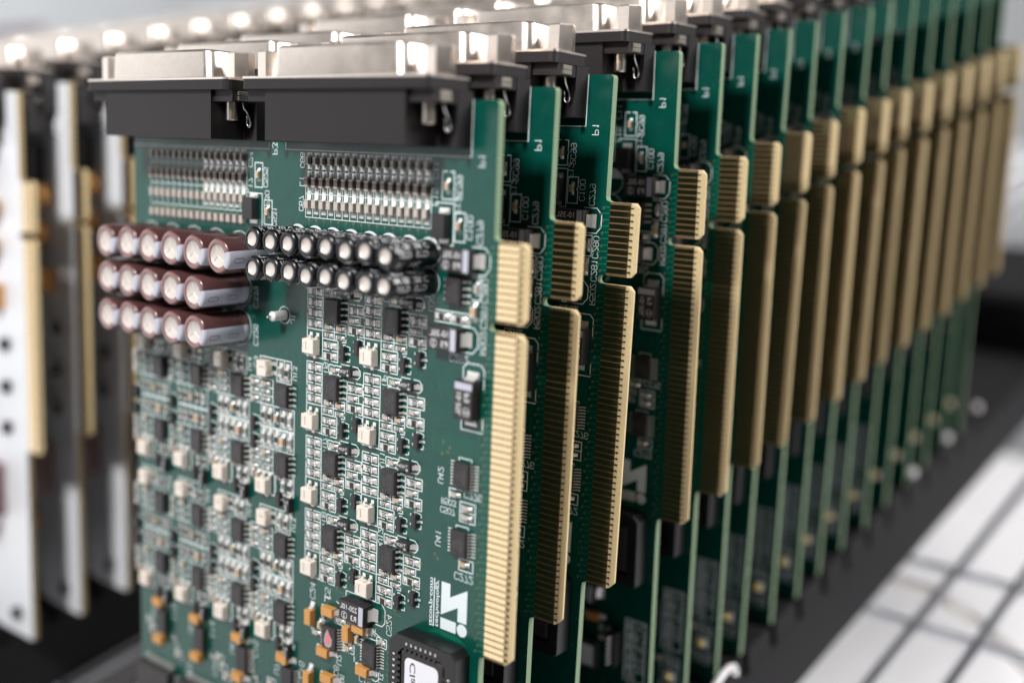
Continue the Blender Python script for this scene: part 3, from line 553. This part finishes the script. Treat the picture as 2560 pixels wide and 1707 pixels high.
# --- analogue cell, left-hand columns
for ci, u0 in enumerate((-65.7, -80.7, -95.7, -110.4)):
    for ri, v0 in enumerate((29.8, 63.5)):
        q = lambda a, b: (u0 + a, v0 + b)
        sub = ci < 2
        put('trim', *q(2.6, 2.5), -PI / 2); put('R_301', *q(6.9, 2.7), PI / 2, sub=sub); put('R_blk', *q(9.0, 2.8), PI / 2, sub=sub)
        sl(q(2, 0.2), q(0, 0.2), q(0, 4.8)); sl(q(2, 0.2), q(10.2, 0.2), q(10.2, 5.2), q(5.5, 5.0), q(5.5, 0.2)); sl(q(7.9, 0.2), q(7.9, 5.1)); stx('U13' if ci == 0 else 'U14', u0 + 11.3, v0 + 2.5, 1.2)
        for dy in (0, 15.5):
            put('so8', *q(8.4, 7.7 + dy), sub=ci < 3)
            for i in range(3):
                put('c_s' if i != 1 else 'r_s', *q(-1.9, 6.1 + dy + 1.85 * i), sub=sub); put('r_s' if i != 0 else 'c_b', *q(1.9, 6.0 + dy + 1.85 * i), sub=sub)
            for yy in (5.1, 6.95, 8.8, 10.7): sl(q(-3.2, yy + dy), q(4.0, yy + dy))
            for xx in (-3.3, 0, 4.2): sl(q(xx, 5.1 + dy), q(xx, 10.8 + dy))
        for i in range(5):
            k1 = ('R_blk', 'R_blk', 'c_b', 'R_blk', 'R_304')[i]; k2 = ('R_301', 'R_102', 'R_blk', 'c_m', 'R_301')[i]
            put(k1, *q(1.35 + 2.18 * i, 13.25), PI / 2, sub=sub); put(k2, *q(1.35 + 2.18 * i, 18.1), PI / 2, sub=sub)
            sl(q(0.25 + 2.18 * i, 10.8), q(0.25 + 2.18 * i, 20.5))
        for yy in (10.8, 15.65, 15.9, 20.5): sl(q(0.2, yy), q(11.2, yy))
        sl(q(11.2, 10.8), q(11.2, 20.5))
        put('sot', *q(-1.7, 15.5), sub=sub); put('sot', *q(-1.7, 19.7), sub=sub); sl(q(-2.4, 13.7), q(-0.3, 13.9), q(-0.3, 14.5)); sl(q(-2.4, 17.9), q(-0.3, 18.1), q(-0.3, 18.7))
        put('trim', *q(2.3, 28.9)); sl(q(0, 26), q(4.9, 26), q(4.9, 31), q(0, 31), q(0, 26))
        put('sot', *q(7.0, 31.2), sub=sub); put('R_102', *q(8.0, 28.2), PI / 2, sub=sub); put('R_blk', *q(10.2, 28.2), PI / 2, sub=sub); put('tA', *q(10.6, 31.7), PI / 2, sub=sub)
        put('c_s', *q(-2.0, 27.0), PI / 2, sub=sub); put('c_b', *q(-0.4, 27.2), PI / 2, sub=sub); put('r_s', *q(6.2, 26.6), sub=sub)
        sl(q(5.3, 25.6), q(11.2, 25.6), q(11.2, 30.4), q(5.3, 30.2), q(5.3, 25.6)); sl(q(7.2, 25.6), q(7.2, 30.3)); sl(q(9.2, 25.6), q(9.2, 30.3))
        for a, b in ((-2, 3.4), (5, 22.5), (0.6, 24.4), (11.4, 7)): via(*q(a, b))
# --- filter arrays under the connectors
for ai, ua in enumerate((-50.45, -104.3)):
    for i in range(16):
        u = ua + 2.184 * i
        sub = ai == 0 or i > 8
        put('arr_f', u - 0.0, -12.75, PI / 2, sub=sub); put('arr_l', u, -8.4, PI / 2, sub=sub); put('arr_c', u - 0.02, -3.9, PI / 2, sub=sub)
        if ai: put('arr_c', u, 0.6, PI / 2, sub=False)
        sbox(u - 0.85, -14.35, u + 0.82, -11.0, 0.14); sl((u - 1.1, -10.7), (u - 1.1, -1.25), w=0.15); via(u, -10.85, 0.25); via(u, -0.75, 0.3)
        tr((u, -0.6), (u + 0.1, 1.2), (u + 0.1 + (0.8 if i % 3 == 1 else 0), 2.2)); 
    for v in (-10.7, -6.05, -1.2): sl((ua - 1.1, v), (ua + 33.9, v), w=0.15)
    sl((ua + 33.85, -10.7), (ua + 33.85, -1.2)); 
    if ai == 0:
        stx('C66', -52.6, -12.8, 1.25); stx('L1', -52.7, -8.5, 1.25); stx('C67', -52.9, -3.9, 1.25); stx('C11', -15.7, -12.2, 1.3); stx('F15', -15.7, -7.2, 1.3)
    else: stx('C24', -69.2, -12.4, 1.3); stx('L17', -69.3, -6.8, 1.3); stx('C32', -69.4, -3.0, 1.2)
sl((-57.8, -25), (-57.8, -14.85), (-7.1, -14.8), (-7.1, -25)); sl((-112, -14.6), (-63.0, -14.8), (-63.0, -25))
stx('P1', -4.7, -14.3, 1.5, UP, RIGHT); stx('P3', -61.3, -14.9, 1.5, UP, RIGHT)
# small parts right of the left array
put('c_b', -66.4, -9.3, PI / 2); sbox(-67.7, -11.8, -65.2, -6.6); stx('C525', -64.2, -8.8, 1.25); put('blk', -68.0, -2.0); stx('F30', -63.7, -4.4, 1.3); put('c_b', -63.3, -1.6, PI / 2); sbox(-64.6, -4.0, -62.1, 1.2); stx('C531', -61.3, -0.6, 1.25); sl((-68.7, 4.0), (-68.7, 6.9))
sl((-69.8, -5.3), (-65.3, -5.3), (-65.3, 1.4))
tr((-53.1, -2), (-54.5, -0.6), (-54.5, 3)); 
# electrolytics
for r_, (v, ushift) in enumerate(((3.25, 0), (9.0, 0))):
    for i in range(8):
        u = -53.85 + 5.29 * i
        put('eBlk', u, v); x, y = P2(u, v); silk.ring(x, y, 2.72, 2.88, ZS, 'silk', 28)
        if r_ == 0:
            pts = [(x + 2.75 * math.cos(a), y + 2.75 * math.sin(a)) for a in [PI * (0.08 + 0.84 * j / 14) for j in range(15)]]; silk.flat(pts, ZS, 'silk')
for v, n_ in ((7.3, 6), (15.85, 5), (24.4, 5)):
    for i in range(n_):
        u = -105.4 + 8.12 * i; put('eBrn', u, v); x, y = P2(u, v); silk.ring(x, y, 4.0, 4.16, ZS, 'silk', 36)
stx('C339', -67.3, 17.3, 1.4); stx('C326', -67.3, 25.6, 1.4); stx('C9', -67.2, 31.5, 1.4)
put('pinpost', -57.9, 20.1); x, y = P2(-57.9, 20.1); silk.ring(x, y, 1.75, 1.92, ZS, 'silk', 24); stx('J1', -55.2, 20.6, 1.3)
# --- strip next to the edge contacts (repeated on every board)
st = True
put('c_b', -12.5, -9.4, PI / 2, st); sl((-12.9, -12.0), (-14, -12.0), (-14, -6.9), (-11.1, -6.9), (-11.1, -9.0), (-10.85, -9.45), (-11.1, -9.9), (-11.1, -12.0), (-12.0, -12.0))
put('blk', -13.2, -1.9, 0, st); sl((-15.3, -5.9), (-15.3, -6.2), (-10.9, -6.2), (-10.9, 1.6), (-12.6, 1.6)); sl((-13, 2.2), (-10.8, 2.2)); stx('F12', -10.1, -5.9, 1.2)
put('c_b', -9.4, -2.2, PI / 2, st); sl((-10.6, -4.6), (-8.1, -4.6), (-8.1, -2.6), (-8.35, -2.2), (-8.1, -1.8), (-8.1, 0.75), (-10.6, 0.75), (-10.6, -4.6)); stx('2C99', -9.75, -9.2, 1.3); stx('C100', -7.0, -2.0, 1.3); stx('C279', -4.5, -1.2, 1.3)
put('tD', -8.25, 4.0, 0, st); sl((-6.2, 1.45), (-3.1, 1.45), (-1.9, 2.7), (-1.9, 5.2), (-3.0, 6.5), (-6, 6.5)); put('so8', -9.5, 9.9, 0, st)
put('c_s', -4.7, 9.0, PI / 2, st); sl((-5.9, 7.0), (-3.9, 7.0), (-3.9, 8.6), (-4.2, 9.0), (-3.9, 9.4), (-3.9, 11.2), (-5.9, 11.2)); stx('C280', -2.9, 9.3, 1.35); put('c_m', -5.0, 13.4, PI / 2, st); stx('C281', -2.9, 14.0, 1.35)
put('R_blk', -12.9, 15.0, 0, st); put('R_blk', -8.6, 15.1, 0, st); sl((-15, 13.9), (-6.3, 14.0)); sl((-15, 16.1), (-6.3, 16.2)); sl((-10.8, 13.9), (-10.8, 16.1)); sl((-6.3, 14.0), (-6.3, 16.2)); stx('R502', -2.9, 18.9, 1.3); stx('U30', -15.9, 12.8, 1.3)
put('tD', -10.7, 18.8, 0, st); sl((-8, 16.4), (-5.2, 16.4), (-4.1, 17.5), (-4.1, 19.9), (-5.3, 21.2), (-8, 21.2)); stx('C282', -8.6, 22.6, 1.4, RIGHT, DOWN)
put('tD', -5.0, 29.7, PI / 2, st); sl((-7.4, 26.6), (-7.4, 24.0), (-6.4, 23.1), (-3.2, 23.1), (-2.3, 24.0), (-2.3, 27.5)); sl((-7.5, 33.6), (-7.5, 35.9), (-2.3, 35.9), (-2.3, 33.0))
put('ssop', -6.25, 44.75, 0, st); put('ssop', -6.4, 58.1, 0, st); stx('U42', -12.2, 45.9, 1.3); stx('U41', -12.4, 58.6, 1.3); sl((-7.7, 42.0), (-7.7, 41.5), (-4.6, 41.5), (-4.6, 42.0)); sl((-7.9, 55.3), (-7.9, 54.9), (-4.8, 54.9), (-4.8, 55.3))
put('c_s', -8.4, 48.9, 0, st); sl((-9.9, 49.9), (-9.9, 47.9), (-6.6, 47.9)); stx('C276', -4.0, 48.4, 1.3, RIGHT, DOWN); put('c_s', -5.4, 51.0, 0, st); put('c_s', -5.4, 52.9, 0, st); sbox(-7.1, 50.0, -3.3, 51.95); sl((-7.1, 51.95), (-7.1, 53.9), (-3.3, 53.9), (-3.3, 51.95))
stx('R503', -10.0, 50.8, 1.1, RIGHT, DOWN); stx('C507', -10.2, 52.6, 1.1, RIGHT, DOWN); put('c_b', -5.6, 62.3, 0, st); sl((-6.9, 61.3), (-3.4, 61.3), (-3.4, 63.6), (-6.9, 63.6), (-6.9, 61.3)); stx('C272', -5.6, 65.0, 1.4, RIGHT, DOWN)
for a, b in ((-11.8, 39.2), (-10.1, 40.1), (-10.5, 41.0), (-13.1, 62.0), (-12.3, 62.7), (-12.0, 41.6)): via(a, b)
# maker's mark
for poly in ([(-11.1, 67.1), (-8.85, 67.1), (-8.85, 69.85), (-4.5, 67.35), (-4.5, 74.2), (-6.8, 74.2), (-6.8, 71.4), (-11.1, 73.95)], [(-11.15, 74.5), (-7.15, 74.55), (-7.15, 76.85), (-11.15, 76.85)]): silk.flat([P2(*p) for p in reversed(poly)], ZS, 'silk')
x, y = P2(-5.62, 75.75); silk.disc(x, y, 1.28, ZS, 'silk', 28)
x, y = P2(-13.75, 72.0); font(silk, 'izcorp.com', x, y, 9.9, 1.25, UP, RIGHT, ZS, 'silk', 0.02, 0.25); sl((-12.95, 67.0), (-12.95, 76.8), w=0.28); x, y = P2(-12.1, 72.0); font(silk, 'technology', x, y, 9.7, 1.2, UP, RIGHT, ZS, 'silk', 0.015, 0.25)
# via strip beside the contacts and fine traces
for i, vc in enumerate(VC):
    a = -1.15 - 0.6 * (i % 2); via(a - 0.4, vc + 0.3, 0.28)
    tr((0, vc), (a - 0.4, vc + 0.1), w=0.32)
    if i % 2 and 20 < i < 55: tr((a - 0.4, vc), (-3.0, vc + 1.0), (-3.4, vc + 3.0), w=0.14)
for i in range(7): d = i * 0.55; tr((-14.2 + d, 78.4 - d * 0.2), (-12.6 + d * 0.5, 77.3 + d * 0.25), (-6.2 + d * 0.5, 77.4 + d * 0.3), (-4.6, 78.6 + d), w=0.14)
for i in range(14): tr((-14.5 + 0.75 * i, 37.5), (-14.5 + 0.75 * i, 40.5), (-13.8 + 0.75 * i, 41.5), w=0.13)
for i in range(24):
    u = -64 + 2.2 * i; tr((u, 27.8), (u + 0.6, 28.4 + (i % 3)), w=0.12)
# --- lower area
put('tBig', -33.3, 79.4, 0); sl((-37.7, 78.2), (-37.7, 76.4), (-29.0, 76.5), (-27.2, 76.5), (-26.2, 77.6), (-26.2, 80.4), (-27.0, 81.3), (-28.8, 81.3)); stx('C524', -25.0, 80.4, 1.35)
put('tO', -41.9, 82.0, 0); put('tO', -36.2, 85.3, PI / 2); put('tO', -43.2, 91.5, 0); put('tO', -31.2, 92.0, 0); put('tO', -47.9, 85.0, PI / 2); put('tO', -32.6, 83.1, 0); put('tO', -48.2, 99.4, PI / 2); put('tO', -42.0, 97.3, 0)
put('redchip', -41.6, 87.9, 0); put('ssop', -29.7, 88.1, 0); put('plcc', -12.1, 87.4, 0, st)
stx('C1', -29.6, 83.2, 1.6, RIGHT, DOWN); stx('4', -27.0, 84.6, 1.4); stx('C5', -43.3, 78.6, 1.5); stx('C24', -48.0, 79.3, 1.5); stx('U2', -39.5, 92.6, 1.4); stx('C6', -40.3, 95.3, 1.4); stx('U3', -27.1, 92.7, 1.4); stx('C18', -31.6, 94.6, 1.4, RIGHT, DOWN); stx('R506', -38.5, 97.5, 1.1); stx('C27', -35.5, 98.0, 1.2)
sl((-44.2, 80.6), (-44.2, 79.5), (-42.4, 79.5)); sl((-40.5, 79.7), (-38.6, 80.2), (-38.6, 82.3)); sl((-37.9, 82.5), (-37.9, 87.5)); sl((-31.4, 84.9), (-28.2, 84.9), (-28.2, 85.4)); sl((-34.3, 83.4), (-34.3, 86.6), (-32.5, 87.6)); sl((-29.8, 82.8), (-27.0, 84.0)); sbox(-28.4, 83.9, -25.6, 85.9); sl((-34.9, 90.4), (-34.9, 91.4)); sl((-28.9, 90.8), (-27.6, 92.0), (-27.6, 93.3), (-28.6, 93.9), (-29.8, 93.6))
put('c_b', -31.0, 83.9, 0); put('r_s', -27.2, 84.9, 0); put('c_b', -33.9, 86.2, PI / 2); put('c_s', -34.2, 84.0, PI / 2); put('c_b', -36.8, 89.0, 0); put('r_s', -39.3, 83.6, 0); put('c_b', -45.4, 86.3, PI / 2); put('c_s', -46.6, 88.4, 0); put('r_s', -44.4, 83.9, PI / 2)
sbox(-38.3, 88.0, -35.0, 90.0); sbox(-41, 82.9, -37.8, 84.5)
for i in range(7):
    for uu in (-24.9, -23.9): via(uu - 0.3 * (i % 2), 85.0 + 1.27 * i, 0.3)
for uu, vv in ((-26.6, 79.0), (-25.9, 79.3), (-25.2, 79.5), (-24.6, 81.2), (-38.0, 84.2), (-26.6, 84.0), (-32.0, 90.0), (-27.4, 90.9)): via(uu, vv, 0.3)
for i, u in enumerate((-101.6, -86.6, -70.7, -54.9)):
    put('so14', u, 102.0, 0, sub=i > 1); put('tO', u - 1.5, 97.3, 0, sub=i > 1); put('tO', u - 1.5, 107.0, 0, sub=i > 1); put('c_b', u - 0.5, 105.2, 0, sub=False); put('r_s', u + 4.0, 105.6, 0, sub=False)
    stx('C' + str(13 + i), u + 3.6, 98.7, 1.6); stx('C2' + str(3 + i), u + 4.6, 108.3, 1.5); stx('U' + str(4 + i), u - 4.8, 101.2, 1.5); stx('R5' + str(31 + i), u - 1, 94.2, 1.4, RIGHT, DOWN)
for i in range(7):
    for j in range(3):
        uu = -108 + 9.3 * i + 1.3 * j; vv = 103.6 + 2.1 * j + (i % 2) * 1.4
        if all(abs(uu - c) > 4.2 for c in (-101.6, -86.6, -70.7, -54.9)): put('c_s' if (i + j) % 2 else 'r_s', uu, vv, PI / 2 if j == 1 else 0, sub=False); sbox(uu - 1.4, vv - 0.8, uu + 1.4, vv + 0.8)
for i in range(22): tr((-110 + 2.4 * i, 93.5), (-108.5 + 2.4 * i, 95.5), (-108.5 + 2.4 * i, 99.0 + (i % 4)), w=0.16); via(-108.5 + 2.4 * i, 99.2 + (i % 4), 0.28)
put('qfp', -104, 120.8, 0); put('qfp', -87, 120.6, 0); stx('U22', -92, 112, 1.6)
put('tO', -60, 113, 0); put('so8', -46, 107, 0); put('ssop', -38, 106, 0); put('so8', -56, 121, 0)
put('tD', -19.6, 101.5, 0, st); put('tO', -16.9, 107.6, 0, st); put('labelic', -18.6, 117.5, 0, st); put('R_blk', -15.0, 111.6, PI / 2, st); put('R_blk', -12.9, 111.6, PI / 2, st)
put('hdr', -10.2, 113.5, 0, st); put('led', -5.4, 128.4, 0, st); put('c_b', -8.8, 124.5, 0, st)
for i in range(5): stx('R5' + str(10 + 3 * i), -5.4, 107.5 + 2.6 * i, 1.7, RIGHT, DOWN, 0.24)
for i in range(6): stx('C' + str(31 + i), -7.2 + 1.1 * (i % 2), 108.3 + 2.55 * i, 1.6, UP, RIGHT, 0.22)
sbox(-8.2, 106.0, -2.6, 121.5, 0.3); sbox(-8.0, 123.5, -3.0, 134.0, 0.25); stx('LED2', -5.4, 132.2, 1.7, RIGHT, DOWN, 0.35); stx('LED1', -5.4, 125.2, 1.7, RIGHT, DOWN, 0.35)

SILK = silk.mesh('silkscreen'); VIAS = vias.mesh('vias'); TRACES = TRC.mesh('traces')

# ------------------------------------------------------------------ placing boards
NAMES = {'R': 'resistor', 'r': 'resistor', 'c': 'capacitor', 'so8': 'integrated_circuit', 'ssop': 'integrated_circuit', 'sot': 'transistor', 'tD': 'tantalum_capacitor', 'tA': 'tantalum_capacitor', 'tB': 'tantalum_capacitor',
         'tO': 'tantalum_capacitor', 'eBlk': 'electrolytic_capacitor', 'eBrn': 'electrolytic_capacitor', 'pinpost': 'test_pin', 'blk': 'inductor', 'plcc': 'chip_socket', 'redchip': 'integrated_circuit', 'so14': 'integrated_circuit',
         'qfp': 'integrated_circuit', 'led': 'indicator_lamp', 'hdr': 'pin_header', 'labelic': 'integrated_circuit', 'trim': 'trimmer', 'arr_f': 'capacitor', 'arr_l': 'inductor', 'arr_c': 'capacitor', 'plcc_plain': 'chip_socket'}
PLAB = {'tBig': 'large black tantalum capacitor marked 220-10L R3', 'redchip': 'black chip with a pink paint dab', 'plcc': 'black square chip socket with a white label'}
def nm(k): return NAMES.get(k) or NAMES.get(k[:2]) or NAMES[k[0]]
def add_part(kind, u, v, r, parent, sub=True):
    me, subs = T[kind]; jx, jy, jr = (random.uniform(-.06, .06), random.uniform(-.06, .06), random.uniform(-.025, .025)) if kind[0] in 'Rrcat' else (0, 0, random.uniform(-.01, .01))
    p = L(u, v); o = ob(nm(kind), me, parent, (p[0] + jx, p[1] + jy, 0.0), r + jr)
    if kind in ('eBlk', 'eBrn'):
        o.rotation_euler = (random.uniform(-.02, .02), random.uniform(-.02, .02), random.uniform(-.35, .35) if kind == 'eBlk' else random.uniform(-.12, .12))
        o['label'] = 'black can with white stripe' if kind == 'eBlk' else 'maroon can with lilac stripe'
    elif kind in PLAB: o['label'] = PLAB[kind]
    elif kind == 'tO': o['label'] = 'small orange block capacitor'
    if sub:
        for sn, sm, sl_, sr in subs: ob(sn, sm, o, sl_, sr)
    return o
Mu = Vector((0.99902264, 0.00992662, -0.04307224)); Ms = Vector((0.04420131, -0.22435808, 0.97350382)); Mz = Vector((0, -0.97445621, -0.22457757))
M3 = Matrix((Mu, Ms, Mz))
def board_matrix(a, alpha, world_off=None):
    # a = (du, dv, n) in the leaning frame; alpha = extra lean about the contact-edge mid height
    ca, sa = math.cos(alpha), math.sin(alpha)
    ex = Vector((1, 0, 0)); ey = Vector((0, -ca, -sa)); ez = Vector((0, sa, -ca))   # local x, y(up), z(off face) in uvn
    o = Vector(a) + Vector((0, 40, 0)) + Vector((0, ca, sa)) * (OY - 40) - ex * OX
    R = Matrix((M3 @ ex, M3 @ ey, M3 @ ez)).transposed(); t = M3 @ o * S
    if world_off: t = t + Vector(world_off) * S
    m = R.to_4x4(); m.translation = t; return m
ORD = ['frontmost', 'second', 'third', 'fourth', 'fifth', 'sixth', 'seventh', 'eighth', 'ninth', 'tenth', 'eleventh', 'twelfth', 'thirteenth', 'fourteenth', 'fifteenth', 'sixteenth', 'rearmost']
def base_board(name, label, cat, group, m, lam, tabs=True, detail=True, conns=(-32.4, -87.3)):
    e = bpy.data.objects.new(name, None); C.objects.link(e); e.matrix_world = m; e.empty_display_size = 0.3
    e['label'] = label; e['category'] = cat; e['group'] = group
    ob('laminate', lam, e); ob('contact_tab', TAB1, e); ob('contact_tab', TAB2, e)
    if detail:
        for vc in VC: ob('contact', CONTACT, e, L(0, vc, 0))
    else: ob('contact_row', CONTACTS, e, kind='stuff')
    ob('contact_row', BACKC, e, kind='stuff')
    for u in conns: connector(e, u)
    return e
BP = [(0, 0, 0, 0), (.389, -3.442, 15.685, -.0102), (2.324, -7.058, 31.628, -.0199), (2.897, -13.965, 58.85, .0279), (3.935, -17.307, 75.288, .0185), (4.362, -21.024, 91.19, .0168), (4.656, -24.094, 106.737, -.0077),
      (5.141, -27.761, 122.214, .010), (6.3, -31.668, 136.6, .004), (6.9, -35.013, 152.1, -.015), (7.3, -38.715, 166.6, -.0036)]
for j in range(12, 18): k = 166.6 + (j - 11) * 16.0; BP.append((0.0454 * k, -0.2305 * k, k, random.uniform(-.01, .01)))
for i, (du, dv, n_, al) in enumerate(BP):
    if i == 0: lab = 'frontmost green circuit board with maroon and black electrolytic capacitors facing the camera'
    elif i == 16: lab = 'rearmost green circuit board, last of the right-hand row'
    else: lab = ORD[i] + ' green circuit board from the front of the right-hand row'
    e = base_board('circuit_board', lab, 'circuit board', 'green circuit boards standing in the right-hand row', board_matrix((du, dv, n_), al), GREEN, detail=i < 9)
    if i < 12: ob('silkscreen', SILK, e); ob('vias', VIAS, e, kind='stuff')
    if i < 6: ob('traces', TRACES, e, kind='stuff')
    if i == 0:
        for kd, u, v, r, s_, sub in PARTS:
                if v < 125: add_part(kd, u, v, r, e, sub)
    else:
        for kd, u, v, r, s_, sub in PARTS:
            if s_ and not (i > 9 and kd[0] in 'c'): add_part('plcc_plain' if kd == 'plcc' else kd, u, v, r, e, sub and i < 4)
# white boards of the left-hand row
mb = MB(); mb.lathe([(1.6, 0), (3.1, 0.8), (3.6, 2.5), (3.1, 4.6), (1.4, 5.6), (0, 5.8)], lambda j, a: 'orange', 20); ODISC = mb.mesh('disc_capacitor', merge=True)
mb = MB(); mb.cbox(-2.0, 2.0, -3.6, 3.6, 0, 4.4, 0.8, 'orange'); OTALL = mb.mesh('disc_capacitor')
mb = MB(); mb.lathe([(2.0, 0), (2.0, 1.5), (1.8, 1.8), (0, 1.8)], lambda j, a: 'blackgloss', 16); DOTB = mb.mesh('inductor', merge=True)
mb = MB(); mb.cbox(-4.5, 4.5, -8, 8, 0, 9, 0.8, 'purple'); PURP = mb.mesh('dark_block')
mb = MB(); mb.cbox(-5, 5, -5, 5, 0, 3.6, 0.4, 'black'); BIC = mb.mesh('integrated_circuit')
mb = MB(); mb.cbox(-12, 12, -6, 6, 0, 9, 0.6, 'conn'); BLK1 = mb.mesh('dark_block')  # plain black blocks near the tops of the white boards
mb = MB(); mb.cbox(-9, 9, -5, 5, 0, 6, 0.5, 'conn'); BLK2 = mb.mesh('dark_block')
for i in range(16):
    Y0 = (-29.1, -13.1, 3.2)[i] if i < 3 else 3.2 + 16 * (i - 2)
    if i == 0: lab = 'frontmost white circuit board at the left edge of the left-hand row'
    elif i == 15: lab = 'rearmost white circuit board of the left-hand row, mostly hidden'
    else: lab = ORD[i] + ' white circuit board from the front of the left-hand row'
    m = board_matrix((0, 0, 0), 0); off = Vector((-182.5, Y0 + 31.2, 0.7)) * S; m.translation = m.translation + off
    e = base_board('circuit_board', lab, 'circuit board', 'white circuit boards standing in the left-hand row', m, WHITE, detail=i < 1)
    ps = [(BLK1, 'dark_block', -21.5, -16, 0), (BLK2, 'dark_block', -24, -1.5, 0), (ODISC, 'disc_capacitor', -13.6, 8.3, 0), (BIC, 'integrated_circuit', -24, 2, 0), (BIC, 'integrated_circuit', -26, 24, 0), (OTALL, 'disc_capacitor', -13.2, 34.2, 0), (ODISC, 'disc_capacitor', -15.0, 19.7, 0), (DOTB, 'inductor', -10.9, 48.4, 0), (DOTB, 'inductor', -10.9, 61.2, 0), (DOTB, 'inductor', -11.2, 73.8, 0),
          (PURP, 'dark_block', -19.0, 94.0, 0), (ODISC, 'disc_capacitor', -26, 112, 0), (BIC, 'integrated_circuit', -30, 70, 0), (DOTB, 'inductor', -9.0, 132, 0)]
    if i < 4:
        for me, nn, u, v, r in ps: ob(nn, me, e, L(u, v), r)

# ------------------------------------------------------------------ trays, wire shelf, surroundings (world millimetres)
ZT = -135.8
def tray(label, x0, x1, y0, y1, slots, scr):
    e = bpy.data.objects.new('slotted_block', None); C.objects.link(e); ox, oy, oz = (x0 + x1) / 2, y0, ZT - 29
    e.location = (ox * S, oy * S, oz * S); e['label'] = label; e['category'] = 'rack block'; e['group'] = 'black slotted blocks holding the circuit boards'
    mb = MB(); mb.box(x0 - ox, x1 - ox, 0, y1 - y0, 0, 21.5, 'rubber'); ob('base', mb.mesh('base'), e)
    ys = [y0] + [s + d for s in slots for d in (-1.9, 1.5)] + [min(y1, max(slots) + 14)]
    for a, b in zip(ys[0::2], ys[1::2]):
        if b - a < 1: continue
        mb = MB(); mb.cbox(x0 - ox + 0.1, x1 - ox - 0.1, a - oy, b - oy, 21.51, 29, 0.4, 'rubber'); ob('rib', mb.mesh('rib'), e)
    for yy in scr:
        mb = MB(); mb.cyl((x1 - ox - 0.2, yy - oy, 33.4), (x1 - ox + 1.6, yy - oy, 33.4), 1.6, 1.3, 'nylon', 14); mb.box(x1 - ox - 1.2, x1 - ox - 0.1, yy - oy - 0.8, yy - oy + 0.8, 28.9, 33.4, 'rubber'); ob('stud', mb.mesh('stud'), e)
sl_r = [-31.8 + 0.9 + 15.85 * i for i in range(19)] + [-31.8 + 0.9 + 15.85 * i for i in range(19, 24)]
tray('black slotted block under the right-hand row of green boards', -112, 0.6, -60, 345, [q_ for q_ in sl_r if q_ < 240], [193.5, 225, 255.5])
tray('black slotted block under the left-hand row of white boards', -330, -201, -60, 345, [s + 1 for s in sl_r], [])
sh_ = bpy.data.objects.new('wire_shelf', None); C.objects.link(sh_); sh_['label'] = 'chrome wire shelf with crossing rods under both black blocks'; sh_['category'] = 'shelf'
def rod(pts, r=1.5, k='chrome'):
    v, f = rope(pts, r, k, 12); mb = MB(); mb.add(v, f, k, True); ob('rod', mb.mesh('rod'), sh_)
for i in range(20): x = 16.4 + 19.5 * (i - 15); rod([(x, -120, -166.4), (x, 900, -166.4)], 1.75)
for y in (-52, -15, 163, 200, 378, 415, 593, 630): rod([(-330, y, -169.5), (110, y, -169.5)], 1.5)
rod([(-20, 186, -172.8), (-2.5, 190, -172.8), (8, 189.6, -172.8), (14, 187.5, -172.8), (30, 178.8, -172.8), (41.3, 170.2, -172.8), (56, 158, -172.8), (64, 156, -172.8), (80, 162, -172.8)], 2.3, 'tin')  # chrome rod in the paler tin, its bright glints put into the colour
mb = MB(); v, f = rope([(2.4, 58, -134.2), (2.4, 61.7, -133.2), (2.4, 65.5, -132.3), (2.4, 68.6, -132.4), (2.4, 70.8, -133.6), (2.5, 71.4, -135.0), (2.6, 70.6, -136.0)], 0.9, 'nylon', 10); mb.add(v, f, 'nylon', True)
ob('wire_hook', mb.mesh('wire_hook'), None, label='short bent white wire end at the side of the right-hand black block', cat='wire')
mb = MB(); mb.cbox(-118, 60, 350, 430, -164.6, ZT + 18, 3, 'rubber'); ob('black_crate', mb.mesh('black_crate'), None, label='blurred black crate behind the rearmost green board', cat='crate')
# paper under the shelf, table, wall
mb = MB(); mb.box(-300, 720, -300, 560, -303, -300, 'paper'); ob('ground', mb.mesh('ground'), None, kind='structure')
mb = MB(); mb.box(-2700, 2600, 1700, 1740, -900, 1800, 'wall'); ob('wall', mb.mesh('wall'), None, kind='structure')
mb = MB(); mb.box(-2740, -2700, -600, 1740, -900, 1800, 'wall'); ob('wall', mb.mesh('wall'), None, kind='structure')
mb = MB(); mb.box(-1990, -1660, 760, 790, -14, -1, 'maroon'); ob('maroon_strip', mb.mesh('maroon_strip'), None, label='blurred maroon strip far behind the left-hand row, at the left edge', cat='strip')
